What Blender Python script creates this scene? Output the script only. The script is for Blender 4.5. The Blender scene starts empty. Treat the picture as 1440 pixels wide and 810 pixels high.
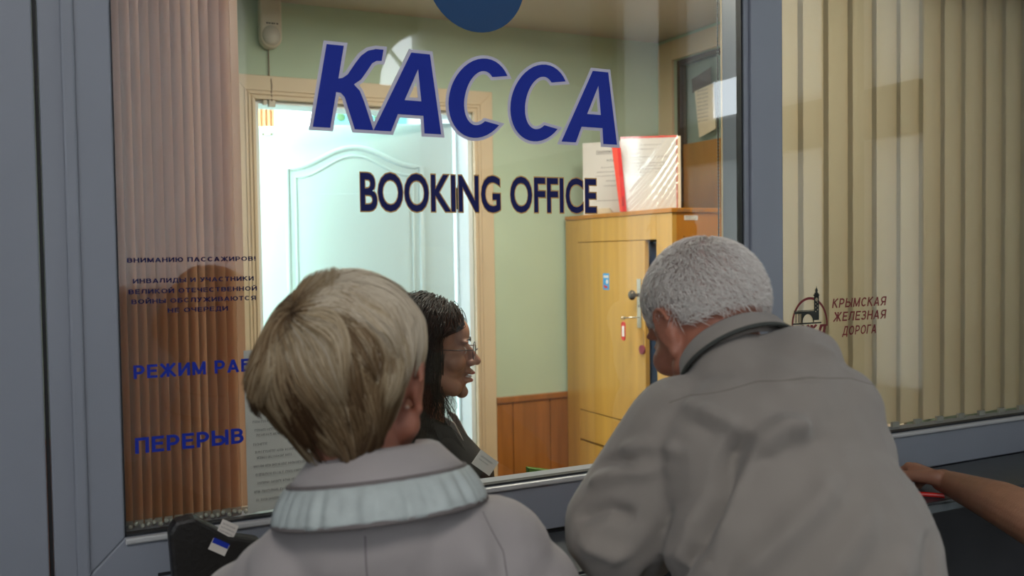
import bpy, bmesh, math, random
import numpy as np
from mathutils import Vector, Matrix, Euler

random.seed(7); RNG = np.random.default_rng(7)
SC = bpy.context.scene
COL = SC.collection
PI = math.pi
R = math.radians

# ------------------------------------------------------------------ camera
YAW, PITCH, ROLL = R(26.93), R(2.066), R(-0.825)
CAM = Vector((0, -1.65, 1.55))
_f = Vector((math.sin(YAW)*math.cos(PITCH), math.cos(YAW)*math.cos(PITCH), -math.sin(PITCH)))
_r = Vector((math.cos(YAW), -math.sin(YAW), 0)); _u = _r.cross(_f)
_r2 = math.cos(ROLL)*_r + math.sin(ROLL)*_u; _u2 = -math.sin(ROLL)*_r + math.cos(ROLL)*_u
cd = bpy.data.cameras.new('camera'); cam = bpy.data.objects.new('camera', cd); COL.objects.link(cam)
m = Matrix((( _r2.x, _u2.x, -_f.x), (_r2.y, _u2.y, -_f.y), (_r2.z, _u2.z, -_f.z))).to_4x4()
m.translation = CAM; cam.matrix_world = m
cd.sensor_width = 36; cd.lens = 1307.8/1440*36; cd.clip_start = 0.05
cd.dof.use_dof = True; cd.dof.focus_distance = 2.0; cd.dof.aperture_fstop = 4.0
SC.camera = cam

# ------------------------------------------------------------------ sky, exposure
W = bpy.data.worlds.new('sky'); SC.world = W; W.use_nodes = True
W.node_tree.nodes['Background'].inputs[0].default_value = (0.84, 0.93, 1.0, 1)
W.node_tree.nodes['Background'].inputs[1].default_value = 7.0
SC.view_settings.view_transform = 'Standard'; SC.view_settings.look = 'None'
SC.view_settings.exposure = 0.22; SC.view_settings.gamma = 1.0
try: SC.view_settings.use_curve_mapping = False
except Exception: pass
SC.cycles.use_denoising = True
SC.cycles.max_bounces = 10; SC.cycles.transparent_max_bounces = 16
SC.cycles.caustics_reflective = False; SC.cycles.caustics_refractive = False
SC.cycles.sample_clamp_indirect = 6.0

def area(name, loc, rot, sx, sy, power, color=(1, 1, 1), portal=False):
    l = bpy.data.lights.new(name, 'AREA'); l.shape = 'RECTANGLE'; l.size = sx; l.size_y = sy
    l.energy = power; l.color = color
    if portal: l.cycles.is_portal = True
    o = bpy.data.objects.new(name, l); COL.objects.link(o); o.location = loc; o.rotation_euler = rot
    return o
# portals only help the sampler find the sky through the openings
area('portal', (2.95, -6.05, 3.25), (R(90), 0, 0), 1.2, 0.7, 1, portal=True)
area('portal', (-2.62, -4.0, 2.4), (0, R(-90), 0), 1.6, 1.2, 1, portal=True)
area('portal', (1.32, 3.68, 1.9), (R(-90), 0, 0), 0.5, 1.6, 1, portal=True)
area('portal', (-0.56, 3.0, 1.7), (0, R(-90), 0), 1.6, 1.6, 1, portal=True)
# office ceiling lamp; the hall and next-room lights are added fill
area('ceiling_lamp_light', (1.35, 0.75, 2.44), (0, 0, 0), 1.1, 0.25, 23, (1.0, 0.92, 0.78))
area('hall_fill_light', (-0.6, -3.4, 4.1), (0, 0, 0), 1.2, 1.2, 52, (1.0, 0.95, 0.90))
area('next_room_fill_light', (0.6, 2.9, 2.8), (0, 0, 0), 0.8, 0.8, 95, (0.90, 0.97, 1.0))

# ------------------------------------------------------------------ materials
MAT = {}
def nodes(name):
    m = bpy.data.materials.new(name); m.use_nodes = True; MAT[name] = m
    return m, m.node_tree, m.node_tree.nodes['Principled BSDF']
def mat(name, color, rough=0.5, metal=0.0, noise=0.0, nscale=20.0, bump=0.0, bscale=60.0, stretch=None, coat=0.0, spec=0.5, sss=0.0, dark=None):
    m, nt, b = nodes(name)
    b.inputs['Roughness'].default_value = rough; b.inputs['Metallic'].default_value = metal
    b.inputs['Base Color'].default_value = (*color, 1)
    b.inputs['Specular IOR Level'].default_value = spec
    b.inputs['Coat Weight'].default_value = coat; b.inputs['Coat Roughness'].default_value = 0.12
    if sss: b.inputs['Subsurface Weight'].default_value = sss; b.inputs['Subsurface Radius'].default_value = (0.012, 0.005, 0.003)
    tc = nt.nodes.new('ShaderNodeTexCoord'); mp = nt.nodes.new('ShaderNodeMapping')
    nt.links.new(tc.outputs['Object'], mp.inputs[0])
    if stretch: mp.inputs['Scale'].default_value = stretch
    if noise:
        n = nt.nodes.new('ShaderNodeTexNoise'); n.inputs['Scale'].default_value = nscale; n.inputs['Detail'].default_value = 6
        nt.links.new(mp.outputs[0], n.inputs['Vector'])
        cr = nt.nodes.new('ShaderNodeMapRange'); cr.inputs[1].default_value = 0.3; cr.inputs[2].default_value = 0.7
        nt.links.new(n.outputs['Fac'], cr.inputs[0])
        mx = nt.nodes.new('ShaderNodeMix'); mx.data_type = 'RGBA'
        nt.links.new(cr.outputs[0], mx.inputs[0])
        d = dark if dark else tuple(c*(1-noise) for c in color)
        mx.inputs[6].default_value = (*d, 1)
        mx.inputs[7].default_value = (*[min(1, c*(1+noise*0.4)) for c in color], 1)
        nt.links.new(mx.outputs[2], b.inputs['Base Color'])
    if bump:
        n2 = nt.nodes.new('ShaderNodeTexNoise'); n2.inputs['Scale'].default_value = bscale; n2.inputs['Detail'].default_value = 4
        nt.links.new(mp.outputs[0], n2.inputs['Vector'])
        bp = nt.nodes.new('ShaderNodeBump'); bp.inputs['Strength'].default_value = bump; bp.inputs['Distance'].default_value = 0.01
        nt.links.new(n2.outputs['Fac'], bp.inputs['Height']); nt.links.new(bp.outputs[0], b.inputs['Normal'])
    return m

mat('pvc', (0.265, 0.29, 0.345), 0.38, noise=0.05, nscale=3)
mat('pvc_bead', (0.50, 0.51, 0.52), 0.3)
mat('rubber', (0.012, 0.014, 0.018), 0.6)
mat('hall_wall', (0.60, 0.60, 0.60), 0.8, noise=0.06, nscale=3)
mat('hall_ceiling', (0.62, 0.62, 0.60), 0.9)
mat('hall_floor', (0.10, 0.095, 0.09), 0.35, noise=0.3, nscale=6)
mat('dark_wood', (0.075, 0.045, 0.028), 0.4, noise=0.3, nscale=12, stretch=(1, 1, 0.1))
mat('dark_panel', (0.045, 0.048, 0.055), 0.5, noise=0.15, nscale=8)
mat('counter_laminate', (0.05, 0.056, 0.062), 0.35, noise=0.2, nscale=30)
mat('mint_wall', (0.54, 0.68, 0.53), 0.75, noise=0.05, nscale=4, bump=0.05, bscale=50)
mat('office_ceiling', (0.60, 0.56, 0.50), 0.85, noise=0.05, nscale=3)
mat('office_floor', (0.25, 0.17, 0.10), 0.5, noise=0.2, nscale=8)
mat('casing', (0.74, 0.60, 0.42), 0.45, noise=0.06, nscale=8, stretch=(1, 1, 0.2))
mat('white_paint', (0.82, 0.88, 0.90), 0.4)
mat('leaf_paint', (0.66, 0.82, 0.85), 0.35)
mat('wainscot', (0.40, 0.15, 0.035), 0.35, noise=0.28, nscale=9, stretch=(3, 3, 0.25), coat=0.3)
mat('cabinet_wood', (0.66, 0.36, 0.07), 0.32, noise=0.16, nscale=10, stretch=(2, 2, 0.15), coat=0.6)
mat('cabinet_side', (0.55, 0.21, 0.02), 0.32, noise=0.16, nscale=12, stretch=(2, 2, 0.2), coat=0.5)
mat('cabinet_edge', (0.05, 0.03, 0.02), 0.6)
mat('navy_inside', (0.06, 0.10, 0.19), 0.6)
mat('steel', (0.72, 0.72, 0.66), 0.22, 0.9)
mat('bronze', (0.10, 0.07, 0.04), 0.25, 0.8)
mat('red_plastic', (0.72, 0.02, 0.015), 0.3, coat=0.3)
mat('pink_seal', (0.32, 0.05, 0.08), 0.5, bump=0.6, bscale=300)
mat('red_file', (0.85, 0.10, 0.07), 0.28, coat=0.4)
mat('paper', (0.86, 0.82, 0.78), 0.7, noise=0.03, nscale=5)
mat('paper_warm', (0.80, 0.70, 0.52), 0.7, noise=0.05, nscale=30)
mat('paper_notice', (0.66, 0.62, 0.58), 0.7, noise=0.06, nscale=6)
mat('sticker_blue', (0.05, 0.36, 0.75), 0.4)
mat('ink', (0.02, 0.02, 0.025), 0.6)
mat('ink_grey', (0.13, 0.12, 0.12), 0.6)
mat('letter_blue', (0.010, 0.030, 0.36), 0.5, spec=.25)
mat('letter_navy', (0.010, 0.014, 0.11), 0.5, spec=.25)
mat('halo_lilac', (0.62, 0.61, 0.76), 0.5)
mat('halo_gold', (0.55, 0.33, 0.12), 0.5)
mat('disc_blue', (0.004, 0.055, 0.17), 0.4)
mat('logo_red', (0.17, 0.008, 0.014), 0.5)
mat('logo_black', (0.012, 0.016, 0.012), 0.5)
mat('sensor_white', (0.66, 0.60, 0.50), 0.4)
mat('sensor_lens', (0.60, 0.58, 0.53), 0.25)
mat('cable', (0.30, 0.22, 0.16), 0.6)
mat('chain', (0.42, 0.40, 0.34), 0.4)
mat('green_folder', (0.10, 0.22, 0.03), 0.45)
mat('desk_wood', (0.30, 0.19, 0.09), 0.4, noise=0.2, nscale=10)
mat('peach_curtain', (0.42, 0.20, 0.08), 0.8)
mat('teal_print', (0.20, 0.58, 0.62), 0.6)
mat('apple_green', (0.12, 0.26, 0.12), 0.5)
mat('skin', (0.36, 0.17, 0.11), 0.5, noise=0.12, nscale=25, bump=0.08, bscale=180, sss=0.15)
mat('skin_red', (0.42, 0.17, 0.11), 0.5, noise=0.15, nscale=25, bump=0.08, bscale=180, sss=0.15)
mat('scalp', (0.66, 0.50, 0.46), 0.55, noise=0.12, nscale=30, sss=0.1)
mat('eye_white', (0.75, 0.72, 0.70), 0.2)
mat('lip', (0.40, 0.09, 0.08), 0.4)
mat('black_cloth', (0.014, 0.013, 0.013), 0.8, noise=0.3, nscale=40, bump=0.15, bscale=250)
mat('blouse', (0.36, 0.31, 0.28), 0.7)
mat('trousers', (0.05, 0.05, 0.06), 0.8)
mat('ruffle', (0.50, 0.56, 0.56), 0.7, noise=0.12, nscale=40, bump=0.1, bscale=120)
mat('seam_dark', (0.17, 0.15, 0.15), 0.8)
mat('taupe_seam', (0.17, 0.15, 0.13), 0.85)
mat('shirt_white', (0.80, 0.84, 0.90), 0.8)
mat('collar_dark', (0.05, 0.055, 0.05), 0.8)
mat('black_leather', (0.012, 0.011, 0.011), 0.45, bump=0.2, bscale=150)
mat('lens_frame', (0.05, 0.02, 0.015), 0.3)

def cloth(name, color):
    m = mat(name, color, 0.85, noise=0.10, nscale=5, bump=0.0)
    nt = m.node_tree; b = nt.nodes['Principled BSDF']
    b.inputs['Sheen Weight'].default_value = 0.25; b.inputs['Sheen Roughness'].default_value = 0.5
    tc = nt.nodes.new('ShaderNodeTexCoord')
    h = None
    for rot, sc in ((0, 420), (90, 420)):
        mp = nt.nodes.new('ShaderNodeMapping'); mp.inputs['Rotation'].default_value = (0, R(rot), 0)
        w = nt.nodes.new('ShaderNodeTexWave'); w.inputs['Scale'].default_value = sc; w.inputs['Distortion'].default_value = 1.5
        nt.links.new(tc.outputs['Object'], mp.inputs[0]); nt.links.new(mp.outputs[0], w.inputs['Vector'])
        if h is None: h = w.outputs['Fac']
        else:
            a = nt.nodes.new('ShaderNodeMath'); a.operation = 'ADD'
            nt.links.new(h, a.inputs[0]); nt.links.new(w.outputs['Fac'], a.inputs[1]); h = a.outputs[0]
    n = nt.nodes.new('ShaderNodeTexNoise'); n.inputs['Scale'].default_value = 14; n.inputs['Detail'].default_value = 5
    nt.links.new(tc.outputs['Object'], n.inputs['Vector'])
    mu = nt.nodes.new('ShaderNodeMath'); mu.operation = 'MULTIPLY_ADD'; mu.inputs[1].default_value = 3.5
    nt.links.new(n.outputs['Fac'], mu.inputs[0]); nt.links.new(h, mu.inputs[2])
    bp = nt.nodes.new('ShaderNodeBump'); bp.inputs['Strength'].default_value = 0.35; bp.inputs['Distance'].default_value = 0.0022
    nt.links.new(mu.outputs[0], bp.inputs['Height']); nt.links.new(bp.outputs[0], b.inputs['Normal'])
    return m
cloth('cream_jacket', (0.42, 0.385, 0.385))
cloth('taupe_jacket', (0.31, 0.278, 0.25))

def hairmat(name, stops, rough=0.45, scale=(40, 40, 6)):
    m, nt, b = nodes(name)
    at = nt.nodes.new('ShaderNodeAttribute'); at.attribute_name = 'tone'
    cr = nt.nodes.new('ShaderNodeValToRGB')
    el = cr.color_ramp.elements
    el[0].position = stops[0][0]; el[0].color = (*stops[0][1], 1)
    el[1].position = stops[-1][0]; el[1].color = (*stops[-1][1], 1)
    for p, c in stops[1:-1]:
        e = el.new(p); e.color = (*c, 1)
    nt.links.new(at.outputs['Fac'], cr.inputs[0]); nt.links.new(cr.outputs[0], b.inputs['Base Color'])
    b.inputs['Roughness'].default_value = rough; b.inputs['Specular IOR Level'].default_value = 0.35
    return m
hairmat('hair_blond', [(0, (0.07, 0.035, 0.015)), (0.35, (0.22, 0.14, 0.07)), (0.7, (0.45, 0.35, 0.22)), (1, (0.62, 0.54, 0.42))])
hairmat('hair_white', [(0, (0.52, 0.44, 0.40)), (0.5, (0.80, 0.74, 0.70)), (1, (0.94, 0.91, 0.87))])
hairmat('hair_black', [(0, (0.004, 0.0035, 0.004)), (0.7, (0.009, 0.007, 0.007)), (1, (0.02, 0.014, 0.012))], 0.5)

def slat_mat(name, color, trans):
    m, nt, b = nodes(name)
    b.inputs['Base Color'].default_value = (*color, 1); b.inputs['Roughness'].default_value = 0.75
    t = nt.nodes.new('ShaderNodeBsdfTranslucent'); t.inputs[0].default_value = (*color, 1)
    mx = nt.nodes.new('ShaderNodeMixShader'); mx.inputs[0].default_value = trans
    nt.links.new(b.outputs[0], mx.inputs[1]); nt.links.new(t.outputs[0], mx.inputs[2])
    nt.links.new(mx.outputs[0], nt.nodes['Material Output'].inputs['Surface'])
slat_mat('slat_beige', (0.54, 0.45, 0.30), 0.40)
slat_mat('slat_peach', (0.66, 0.40, 0.25), 0.3)
slat_mat('frosted', (0.6, 0.60, 0.58), 0.60)
slat_mat('sheer', (0.85, 0.80, 0.78), 0.22)

def glass_mat(name, tint=(1, 1, 1), k=1.9, rough=0.0):
    m, nt, b = nodes(name); nt.nodes.remove(b)
    tr = nt.nodes.new('ShaderNodeBsdfTransparent'); tr.inputs[0].default_value = (*tint, 1)
    gl = nt.nodes.new('ShaderNodeBsdfGlossy'); gl.inputs['Roughness'].default_value = rough
    fr = nt.nodes.new('ShaderNodeFresnel'); fr.inputs[0].default_value = 1.5
    ge = nt.nodes.new('ShaderNodeNewGeometry')
    inv = nt.nodes.new('ShaderNodeMath'); inv.operation = 'SUBTRACT'; inv.inputs[0].default_value = 1.0
    nt.links.new(ge.outputs['Backfacing'], inv.inputs[1])
    a = nt.nodes.new('ShaderNodeMath'); a.operation = 'MULTIPLY'; a.inputs[1].default_value = k
    nt.links.new(fr.outputs[0], a.inputs[0])
    c = nt.nodes.new('ShaderNodeMath'); c.operation = 'MULTIPLY'; c.use_clamp = True
    nt.links.new(a.outputs[0], c.inputs[0]); nt.links.new(inv.outputs[0], c.inputs[1])
    mx = nt.nodes.new('ShaderNodeMixShader')
    nt.links.new(c.outputs[0], mx.inputs[0]); nt.links.new(tr.outputs[0], mx.inputs[1]); nt.links.new(gl.outputs[0], mx.inputs[2])
    nt.links.new(mx.outputs[0], nt.nodes['Material Output'].inputs['Surface'])
glass_mat('glass', (0.96, 0.98, 0.97), 1.9)
glass_mat('glass_thin', (0.99, 0.99, 0.99), 1.0)
glass_mat('sleeve_plastic', (0.93, 0.93, 0.93), 4.0, 0.10)
def emis(name, color, s):
    m, nt, b = nodes(name)
    b.inputs['Emission Color'].default_value = (*color, 1); b.inputs['Emission Strength'].default_value = s
emis('lamp_glow', (1.0, 0.93, 0.82), 6)

# ------------------------------------------------------------------ mesh helpers
class MB:
    def __init__(s): s.v = []; s.f = []
    def add(s, vs, fs):
        o = len(s.v); s.v += [tuple(v) for v in vs]; s.f += [tuple(i+o for i in f) for f in fs]; return s
    def box(s, c, d, rz=0, M=None):
        x, y, z = d[0]/2, d[1]/2, d[2]/2
        vs = [Vector((i*x, j*y, k*z)) for i in (-1, 1) for j in (-1, 1) for k in (-1, 1)]
        if M is None: M = Matrix.Translation(c) @ Matrix.Rotation(rz, 4, 'Z')
        return s.add([M @ v for v in vs], [(0, 1, 3, 2), (4, 6, 7, 5), (0, 4, 5, 1), (2, 3, 7, 6), (0, 2, 6, 4), (1, 5, 7, 3)])
    def b2(s, a, b):
        return s.box([(a[i]+b[i])/2 for i in range(3)], [abs(b[i]-a[i]) for i in range(3)])
    def prism(s, pts, vec):
        n = len(pts); vec = Vector(vec); P = [Vector(p) for p in pts]
        return s.add(P+[p+vec for p in P], [tuple(range(n-1, -1, -1)), tuple(range(n, 2*n))]+[(i, (i+1) % n, n+(i+1) % n, n+i) for i in range(n)])
    def tube(s, pts, r, n=8, closed=False):
        P = [Vector(p) for p in pts]; k = len(P); rr = r if hasattr(r, '__len__') else [r]*k
        vs = []; prev = None
        for i, p in enumerate(P):
            if closed: t = P[(i+1) % k]-P[i-1]
            else: t = P[min(i+1, k-1)]-P[max(i-1, 0)]
            t.normalize()
            if prev is None:
                a = Vector((0, 0, 1)) if abs(t.z) < .9 else Vector((1, 0, 0)); u = t.cross(a).normalized()
            else: u = (prev - t*prev.dot(t)).normalized()
            prev = u; w = t.cross(u)
            for j in range(n):
                q = 2*PI*j/n; vs.append(p + (u*math.cos(q)+w*math.sin(q))*rr[i])
        fs = []
        for i in range(k if closed else k-1):
            a, b = i*n, ((i+1) % k)*n
            for j in range(n): fs.append((a+j, a+(j+1) % n, b+(j+1) % n, b+j))
        if not closed: fs += [tuple(range(n-1, -1, -1)), tuple((k-1)*n+j for j in range(n))]
        return s.add(vs, fs)
    def ball(s, c, r, nu=16, nv=10, rot=None):
        r = r if hasattr(r, '__len__') else (r, r, r); c = Vector(c); Q = Euler(rot).to_matrix() if rot else Matrix.Identity(3)
        vs = [c+Q @ Vector((0, 0, r[2]))]
        for i in range(1, nv):
            a = PI*i/nv
            for j in range(nu):
                b = 2*PI*j/nu; vs.append(c+Q @ Vector((r[0]*math.sin(a)*math.cos(b), r[1]*math.sin(a)*math.sin(b), r[2]*math.cos(a))))
        vs.append(c-Q @ Vector((0, 0, r[2]))); L = len(vs)-1
        fs = [(0, 1+j, 1+(j+1) % nu) for j in range(nu)]
        for i in range(nv-2):
            for j in range(nu):
                a = 1+i*nu; fs.append((a+j, a+nu+j, a+nu+(j+1) % nu, a+(j+1) % nu))
        fs += [(1+(nv-2)*nu+j, L, 1+(nv-2)*nu+(j+1) % nu) for j in range(nu)]
        return s.add(vs, fs)
    def cap(s, a, b, ra, rb, n=14):
        a, b = Vector(a), Vector(b); d = (b-a).normalized(); pts = []; rs = []
        for i in range(1, 6):
            q = PI/2*i/5; pts.append(a-d*ra*math.cos(q)); rs.append(max(ra*math.sin(q), 1e-4))
        for i in range(1, 6):
            q = PI/2*i/5; pts.append(b+d*rb*math.sin(q*1)); rs.append(max(rb*math.cos(q), 1e-4))
        pts.insert(5, b); rs.insert(5, rb)
        return s.tube(pts, rs, n)
    def build(s, name, material, parent=None, smooth=False, bevel=0, kind=None):
        me = bpy.data.meshes.new(name); me.from_pydata(s.v, [], s.f); me.update()
        o = link(name, me, material, parent)
        bm = bmesh.new(); bm.from_mesh(me); bmesh.ops.recalc_face_normals(bm, faces=bm.faces); bm.to_mesh(me); bm.free()
        if smooth: me.polygons.foreach_set('use_smooth', [True]*len(me.polygons))
        if bevel:
            b = o.modifiers.new('bevel', 'BEVEL'); b.width = bevel; b.segments = 2; b.limit_method = 'ANGLE'
        if kind: o['kind'] = kind
        return o

def link(name, me, material, parent):
    o = bpy.data.objects.new(name, me); COL.objects.link(o)
    if material: me.materials.append(MAT[material])
    if parent is not None: o.parent = parent
    return o
def empty(name, loc=(0, 0, 0), rz=0):
    o = bpy.data.objects.new(name, None); COL.objects.link(o); o.location = loc; o.rotation_euler = (0, 0, rz); o.empty_display_size = 0.05
    return o
def tag(o, label=None, cat=None, group=None, kind=None):
    if label: o['label'] = label
    if cat: o['category'] = cat
    if group: o['group'] = group
    if kind: o['kind'] = kind
    return o
def thing(name, label, cat, loc=(0, 0, 0), rz=0, group=None): return tag(empty(name, loc, rz), label, cat, group)
def struct(name, mb, material, bevel=0): return tag(mb.build(name, material, None, bevel=bevel), kind='structure')
def box_with_holes(mb, u0, u1, z0, z1, t0, t1, holes, axis):
    """wall slab in the u-z plane, thickness t0..t1, rectangular holes (u0,u1,z0,z1)"""
    us = sorted({u0, u1, *[h[0] for h in holes], *[h[1] for h in holes]}); zs = sorted({z0, z1, *[h[2] for h in holes], *[h[3] for h in holes]})
    for i in range(len(us)-1):
        for k in range(len(zs)-1):
            uc, zc = (us[i]+us[i+1])/2, (zs[k]+zs[k+1])/2
            if any(h[0] < uc < h[1] and h[2] < zc < h[3] for h in holes): continue
            if axis == 'x': mb.b2((us[i], t0, zs[k]), (us[i+1], t1, zs[k+1]))
            else: mb.b2((t0, us[i], zs[k]), (t1, us[i+1], zs[k+1]))
    return mb

def text_mesh(name, body, loc, height, width, material, parent, offset=0.0, shear=0.0, rot=(R(90), 0, 0), align='LEFT', tilt=0.0, bold=0.0):
    """flat lettering fitted to a cap height and a total width"""
    cu = bpy.data.curves.new('lettering', 'FONT'); cu.body = body; cu.offset = offset; cu.shear = shear; cu.extrude = 0; cu.resolution_u = 4
    t = bpy.data.objects.new('t', cu); COL.objects.link(t); bpy.context.view_layer.update()
    me = bpy.data.meshes.new_from_object(t.evaluated_get(bpy.context.evaluated_depsgraph_get()))
    bpy.data.objects.remove(t)
    n = len(me.vertices); co = np.empty(n*3); me.vertices.foreach_get('co', co); co = co.reshape(-1, 3)
    x0, x1, y0, y1 = co[:, 0].min(), co[:, 0].max(), co[:, 1].min(), co[:, 1].max()
    caph = 0.729 if height > 0 else 1
    sy = abs(height)/caph; sx = width/(x1-x0) if width else sy
    co[:, 0] = (co[:, 0]-x0)*sx; co[:, 1] = co[:, 1]*sy
    if align == 'CENTER': co[:, 0] -= co[:, 0].max()/2
    co[:, 2] = 0
    if bold:
        tri = [tuple(p.vertices) for p in me.polygons]; V = []; F = []
        for dx, dy in ((-1, 0), (-.33, .5), (.33, -.5), (1, 0), (0, .6), (0, -.6)):
            k = len(V); V += [(x+dx*bold*sy, y+dy*bold*sy, 0) for x, y, z in co]; F += [tuple(i+k for i in f) for f in tri]
        me = bpy.data.meshes.new('lettering'); me.from_pydata(V, [], F)
    else: me.vertices.foreach_set('co', co.ravel())
    me.materials.clear(); me.update()
    o = link(name, me, material, parent); o.location = loc
    o.rotation_euler = (Euler(rot).to_matrix() @ Matrix.Rotation(tilt, 3, 'Z')).to_euler()
    return o
def lines_mesh(name, rows, material, parent, loc, rot, seed=1):
    """rows of tiny printed words too small to read: (x, y, width, height)"""
    rr = random.Random(seed); mb = MB()
    for x, y, w, h in rows:
        p = x
        while p < x+w:
            l = rr.uniform(1.2, 5.0)*h; l = min(l, x+w-p)
            q = p
            while q < p+l:
                g = rr.uniform(.35, .65)*h
                k = rr.choice((0, 1, 2))
                mb.add([(q, y, 0), (q+.16*h, y, 0), (q+.16*h, y+h, 0), (q, y+h, 0)], [(0, 1, 2, 3)])
                if k: mb.add([(q, y+h*.4*k, 0), (q+g*.8, y+h*.4*k, 0), (q+g*.8, y+h*.4*k+.2*h, 0), (q, y+h*.4*k+.2*h, 0)], [(0, 1, 2, 3)])
                q += g+.12*h
            p += l+.6*h
    o = mb.build(name, material, parent); o.location = loc; o.rotation_euler = rot; o['kind'] = 'stuff'
    return o
FACE_HALL = (R(90), 0, 0)             # print facing -y
FACE_LEFT = (R(90), 0, R(-90))        # print facing -x, running towards -y

# ------------------------------------------------------------------ hall shell
HY = -6.0
struct('floor', MB().b2((-2.7, -6.2, -0.1), (3.2, 0.0, 0.0)), 'hall_floor')
struct('ceiling', MB().b2((-2.7, -6.2, 4.2), (3.2, 0.06, 4.3)), 'hall_ceiling')
mb = MB(); box_with_holes(mb, -2.6, 3.35, 0, 4.2, HY-.15, HY, [(2.55, 3.13, 3.02, 3.55), (3.02, 3.19, 1.0, 1.95), (.30, 1.50, 1.35, 3.6)], 'x')  # the wide low opening is added, to mirror as brightness in the left glass
# the arched head: spandrels fill the corner above the quarter circle
cx, cz, rr_ = 3.135, 3.025, 0.485
arc = [(cx-rr_*math.cos(a), HY-.15, cz+rr_*math.sin(a)) for a in np.linspace(0, PI/2, 14)]
mb.prism([(2.55, HY-.15, 3.02), (2.65, HY-.15, 3.02)]+arc+[(3.13, HY-.15, 3.55), (2.55, HY-.15, 3.55)], (0, .149, 0))
struct('wall_hall_rear', mb, 'hall_wall')
mb = MB(); nf_ = 90  # added translucent sheet lit by the sky, whitens the reflection over the peach blind
for i in range(nf_+1):
    x = .28+1.24*i/nf_; y = HY+.03+.012*math.sin(i*1.1)
    mb.v += [(x, y, 1.3), (x, y, 3.66)]
mb.f = [(2*i, 2*i+2, 2*i+3, 2*i+1) for i in range(nf_)]
tag(mb.build('curtain', 'sheer', None, smooth=True), 'added white translucent curtain over an added rear opening of the hall, brightens the reflection', 'curtain')
tag(MB().b2((.2, HY+.002, 3.66), (1.6, HY+.06, 3.70)).build('added_curtain_rail', 'white_paint', None), 'white rail of the added curtain over the added rear opening of the hall', 'rail')
mb = MB(); mb.box((0, 0, 0), (0.02, .05, .5), M=Matrix.Translation((2.86, HY-.03, 3.2)) @ Matrix.Rotation(R(-42), 4, 'Y'))
mb.b2((3.02, HY-.05, 1.40), (3.19, HY-.02, 1.43)); mb.b2((3.02, HY-.05, 1.18), (3.19, HY-.02, 1.20)); mb.b2((3.02, HY-.05, 1.66), (3.19, HY-.02, 1.68))
w3 = struct('window_3', mb, 'white_paint')
mb = MB(); box_with_holes(mb, -6.0, 0.06, 0, 4.2, -2.75, -2.6, [(-4.6, -3.4, 1.6, 3.2)], 'y'); struct('wall_left', mb, 'hall_wall')
mb = MB()
mb.b2((-2.68, -4.03, 1.6), (-2.63, -3.97, 3.2))
mb.b2((-2.68, -4.6, 2.6), (-2.63, -3.4, 2.65)); struct('window_4', mb, 'white_paint')
mb = MB(); H_ = [(-2.30, -1.27, 1.0, 1.99), (-2.30, -1.27, 2.19, 3.7), (-1.08, -.80, 1.0, 1.99), (-1.08, -.80, 2.19, 3.7), (-2.88, -2.42, 1.0, 1.99), (-2.88, -2.42, 2.19, 3.7)]
box_with_holes(mb, -6.15, 0.06, 0, 4.2, 3.0, 3.15, H_, 'y'); struct('wall_right', mb, 'hall_wall')
fw = tag(empty('window_6'), kind='structure')
for h in H_:
    m2 = MB()
    if h[0] == -2.30 and h[2] == 2.19: box_with_holes(m2, h[0], h[1], h[2], h[3], 3.05, 3.06, [(-2.10, -1.86, 2.22, 2.40)], 'y')  # added hole: bare sky mirrors as a small white patch
    else: m2.b2((3.05, h[0], h[2]), (3.06, h[1], h[3]))
    m2.build('frosted_pane', 'frosted', fw)
# timber posts and rail on the right wall of the hall, seen mirrored in the glass
struct('trim_1', MB().b2((2.97, -6.0, 1.99), (2.999, -0.8, 2.19)), 'dark_wood')
struct('trim_2', MB().b2((2.96, -1.27, 0), (2.999, -1.08, 4.19)), 'dark_wood')
struct('trim_3', MB().b2((2.96, -2.42, 0), (2.999, -2.30, 4.19)), 'dark_wood')
struct('trim_4', MB().b2((2.96, -3.1, 0), (2.999, -2.88, 4.19)), 'dark_wood')

# ------------------------------------------------------------------ partition between hall and office
mb = MB(); mb.b2((-2.6, 0.0, 0), (3.0, 0.06, 0.985)); mb.b2((-2.6, 0, 2.36), (3.0, 0.06, 4.2)); mb.b2((-2.6, 0, .985), (-1.0, .06, 2.36))
struct('wall_partition', mb, 'dark_panel')

def frame_side(name, pts, parent, material='pvc', y0=-0.012, y1=0.062, bevel=0.003):
    return MB().prism([(x, y0, z) for x, z in pts], (0, y1-y0, 0)).build(name, material, parent, bevel=bevel)
def window(name, x0, x1, z0, z1, gx0, gx1, gz0, gz1):
    w = tag(empty(name), kind='structure')
    frame_side('frame_rail', [(x0, z0), (x1, z0), (gx1, gz0), (gx0, gz0)], w)
    frame_side('frame_rail', [(x0, z1), (gx0, gz1), (gx1, gz1), (x1, z1)], w)
    frame_side('frame_stile', [(x0, z0), (gx0, gz0), (gx0, gz1), (x0, z1)], w)
    frame_side('frame_stile', [(x1, z0), (x1, z1), (gx1, gz1), (gx1, gz0)], w)
    # glazing bead, lighter, with a dark gasket against the pane
    for a, b in (((gx0, gz0-.001), (gx1, gz0+.0)), ):
        MB().b2((gx0, -.019, gz0-.011), (gx1, .002, gz0-.0005)).build('glazing_bead', 'pvc_bead', w, bevel=.003)
    g = MB(); t = .004
    g.b2((gx0, -.008, gz0), (gx1, .01, gz0+t)); g.b2((gx0, -.008, gz1-t), (gx1, .01, gz1)); g.b2((gx0, -.008, gz0), (gx0+t*.6, .01, gz1)); g.b2((gx1-t, -.008, gz0), (gx1, .01, gz1))
    g.build('gasket', 'rubber', w)
    MB().b2((gx0, 0.0, gz0), (gx1, 0.005, gz1)).build('glass_pane', 'glass', w)
    return w
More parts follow.
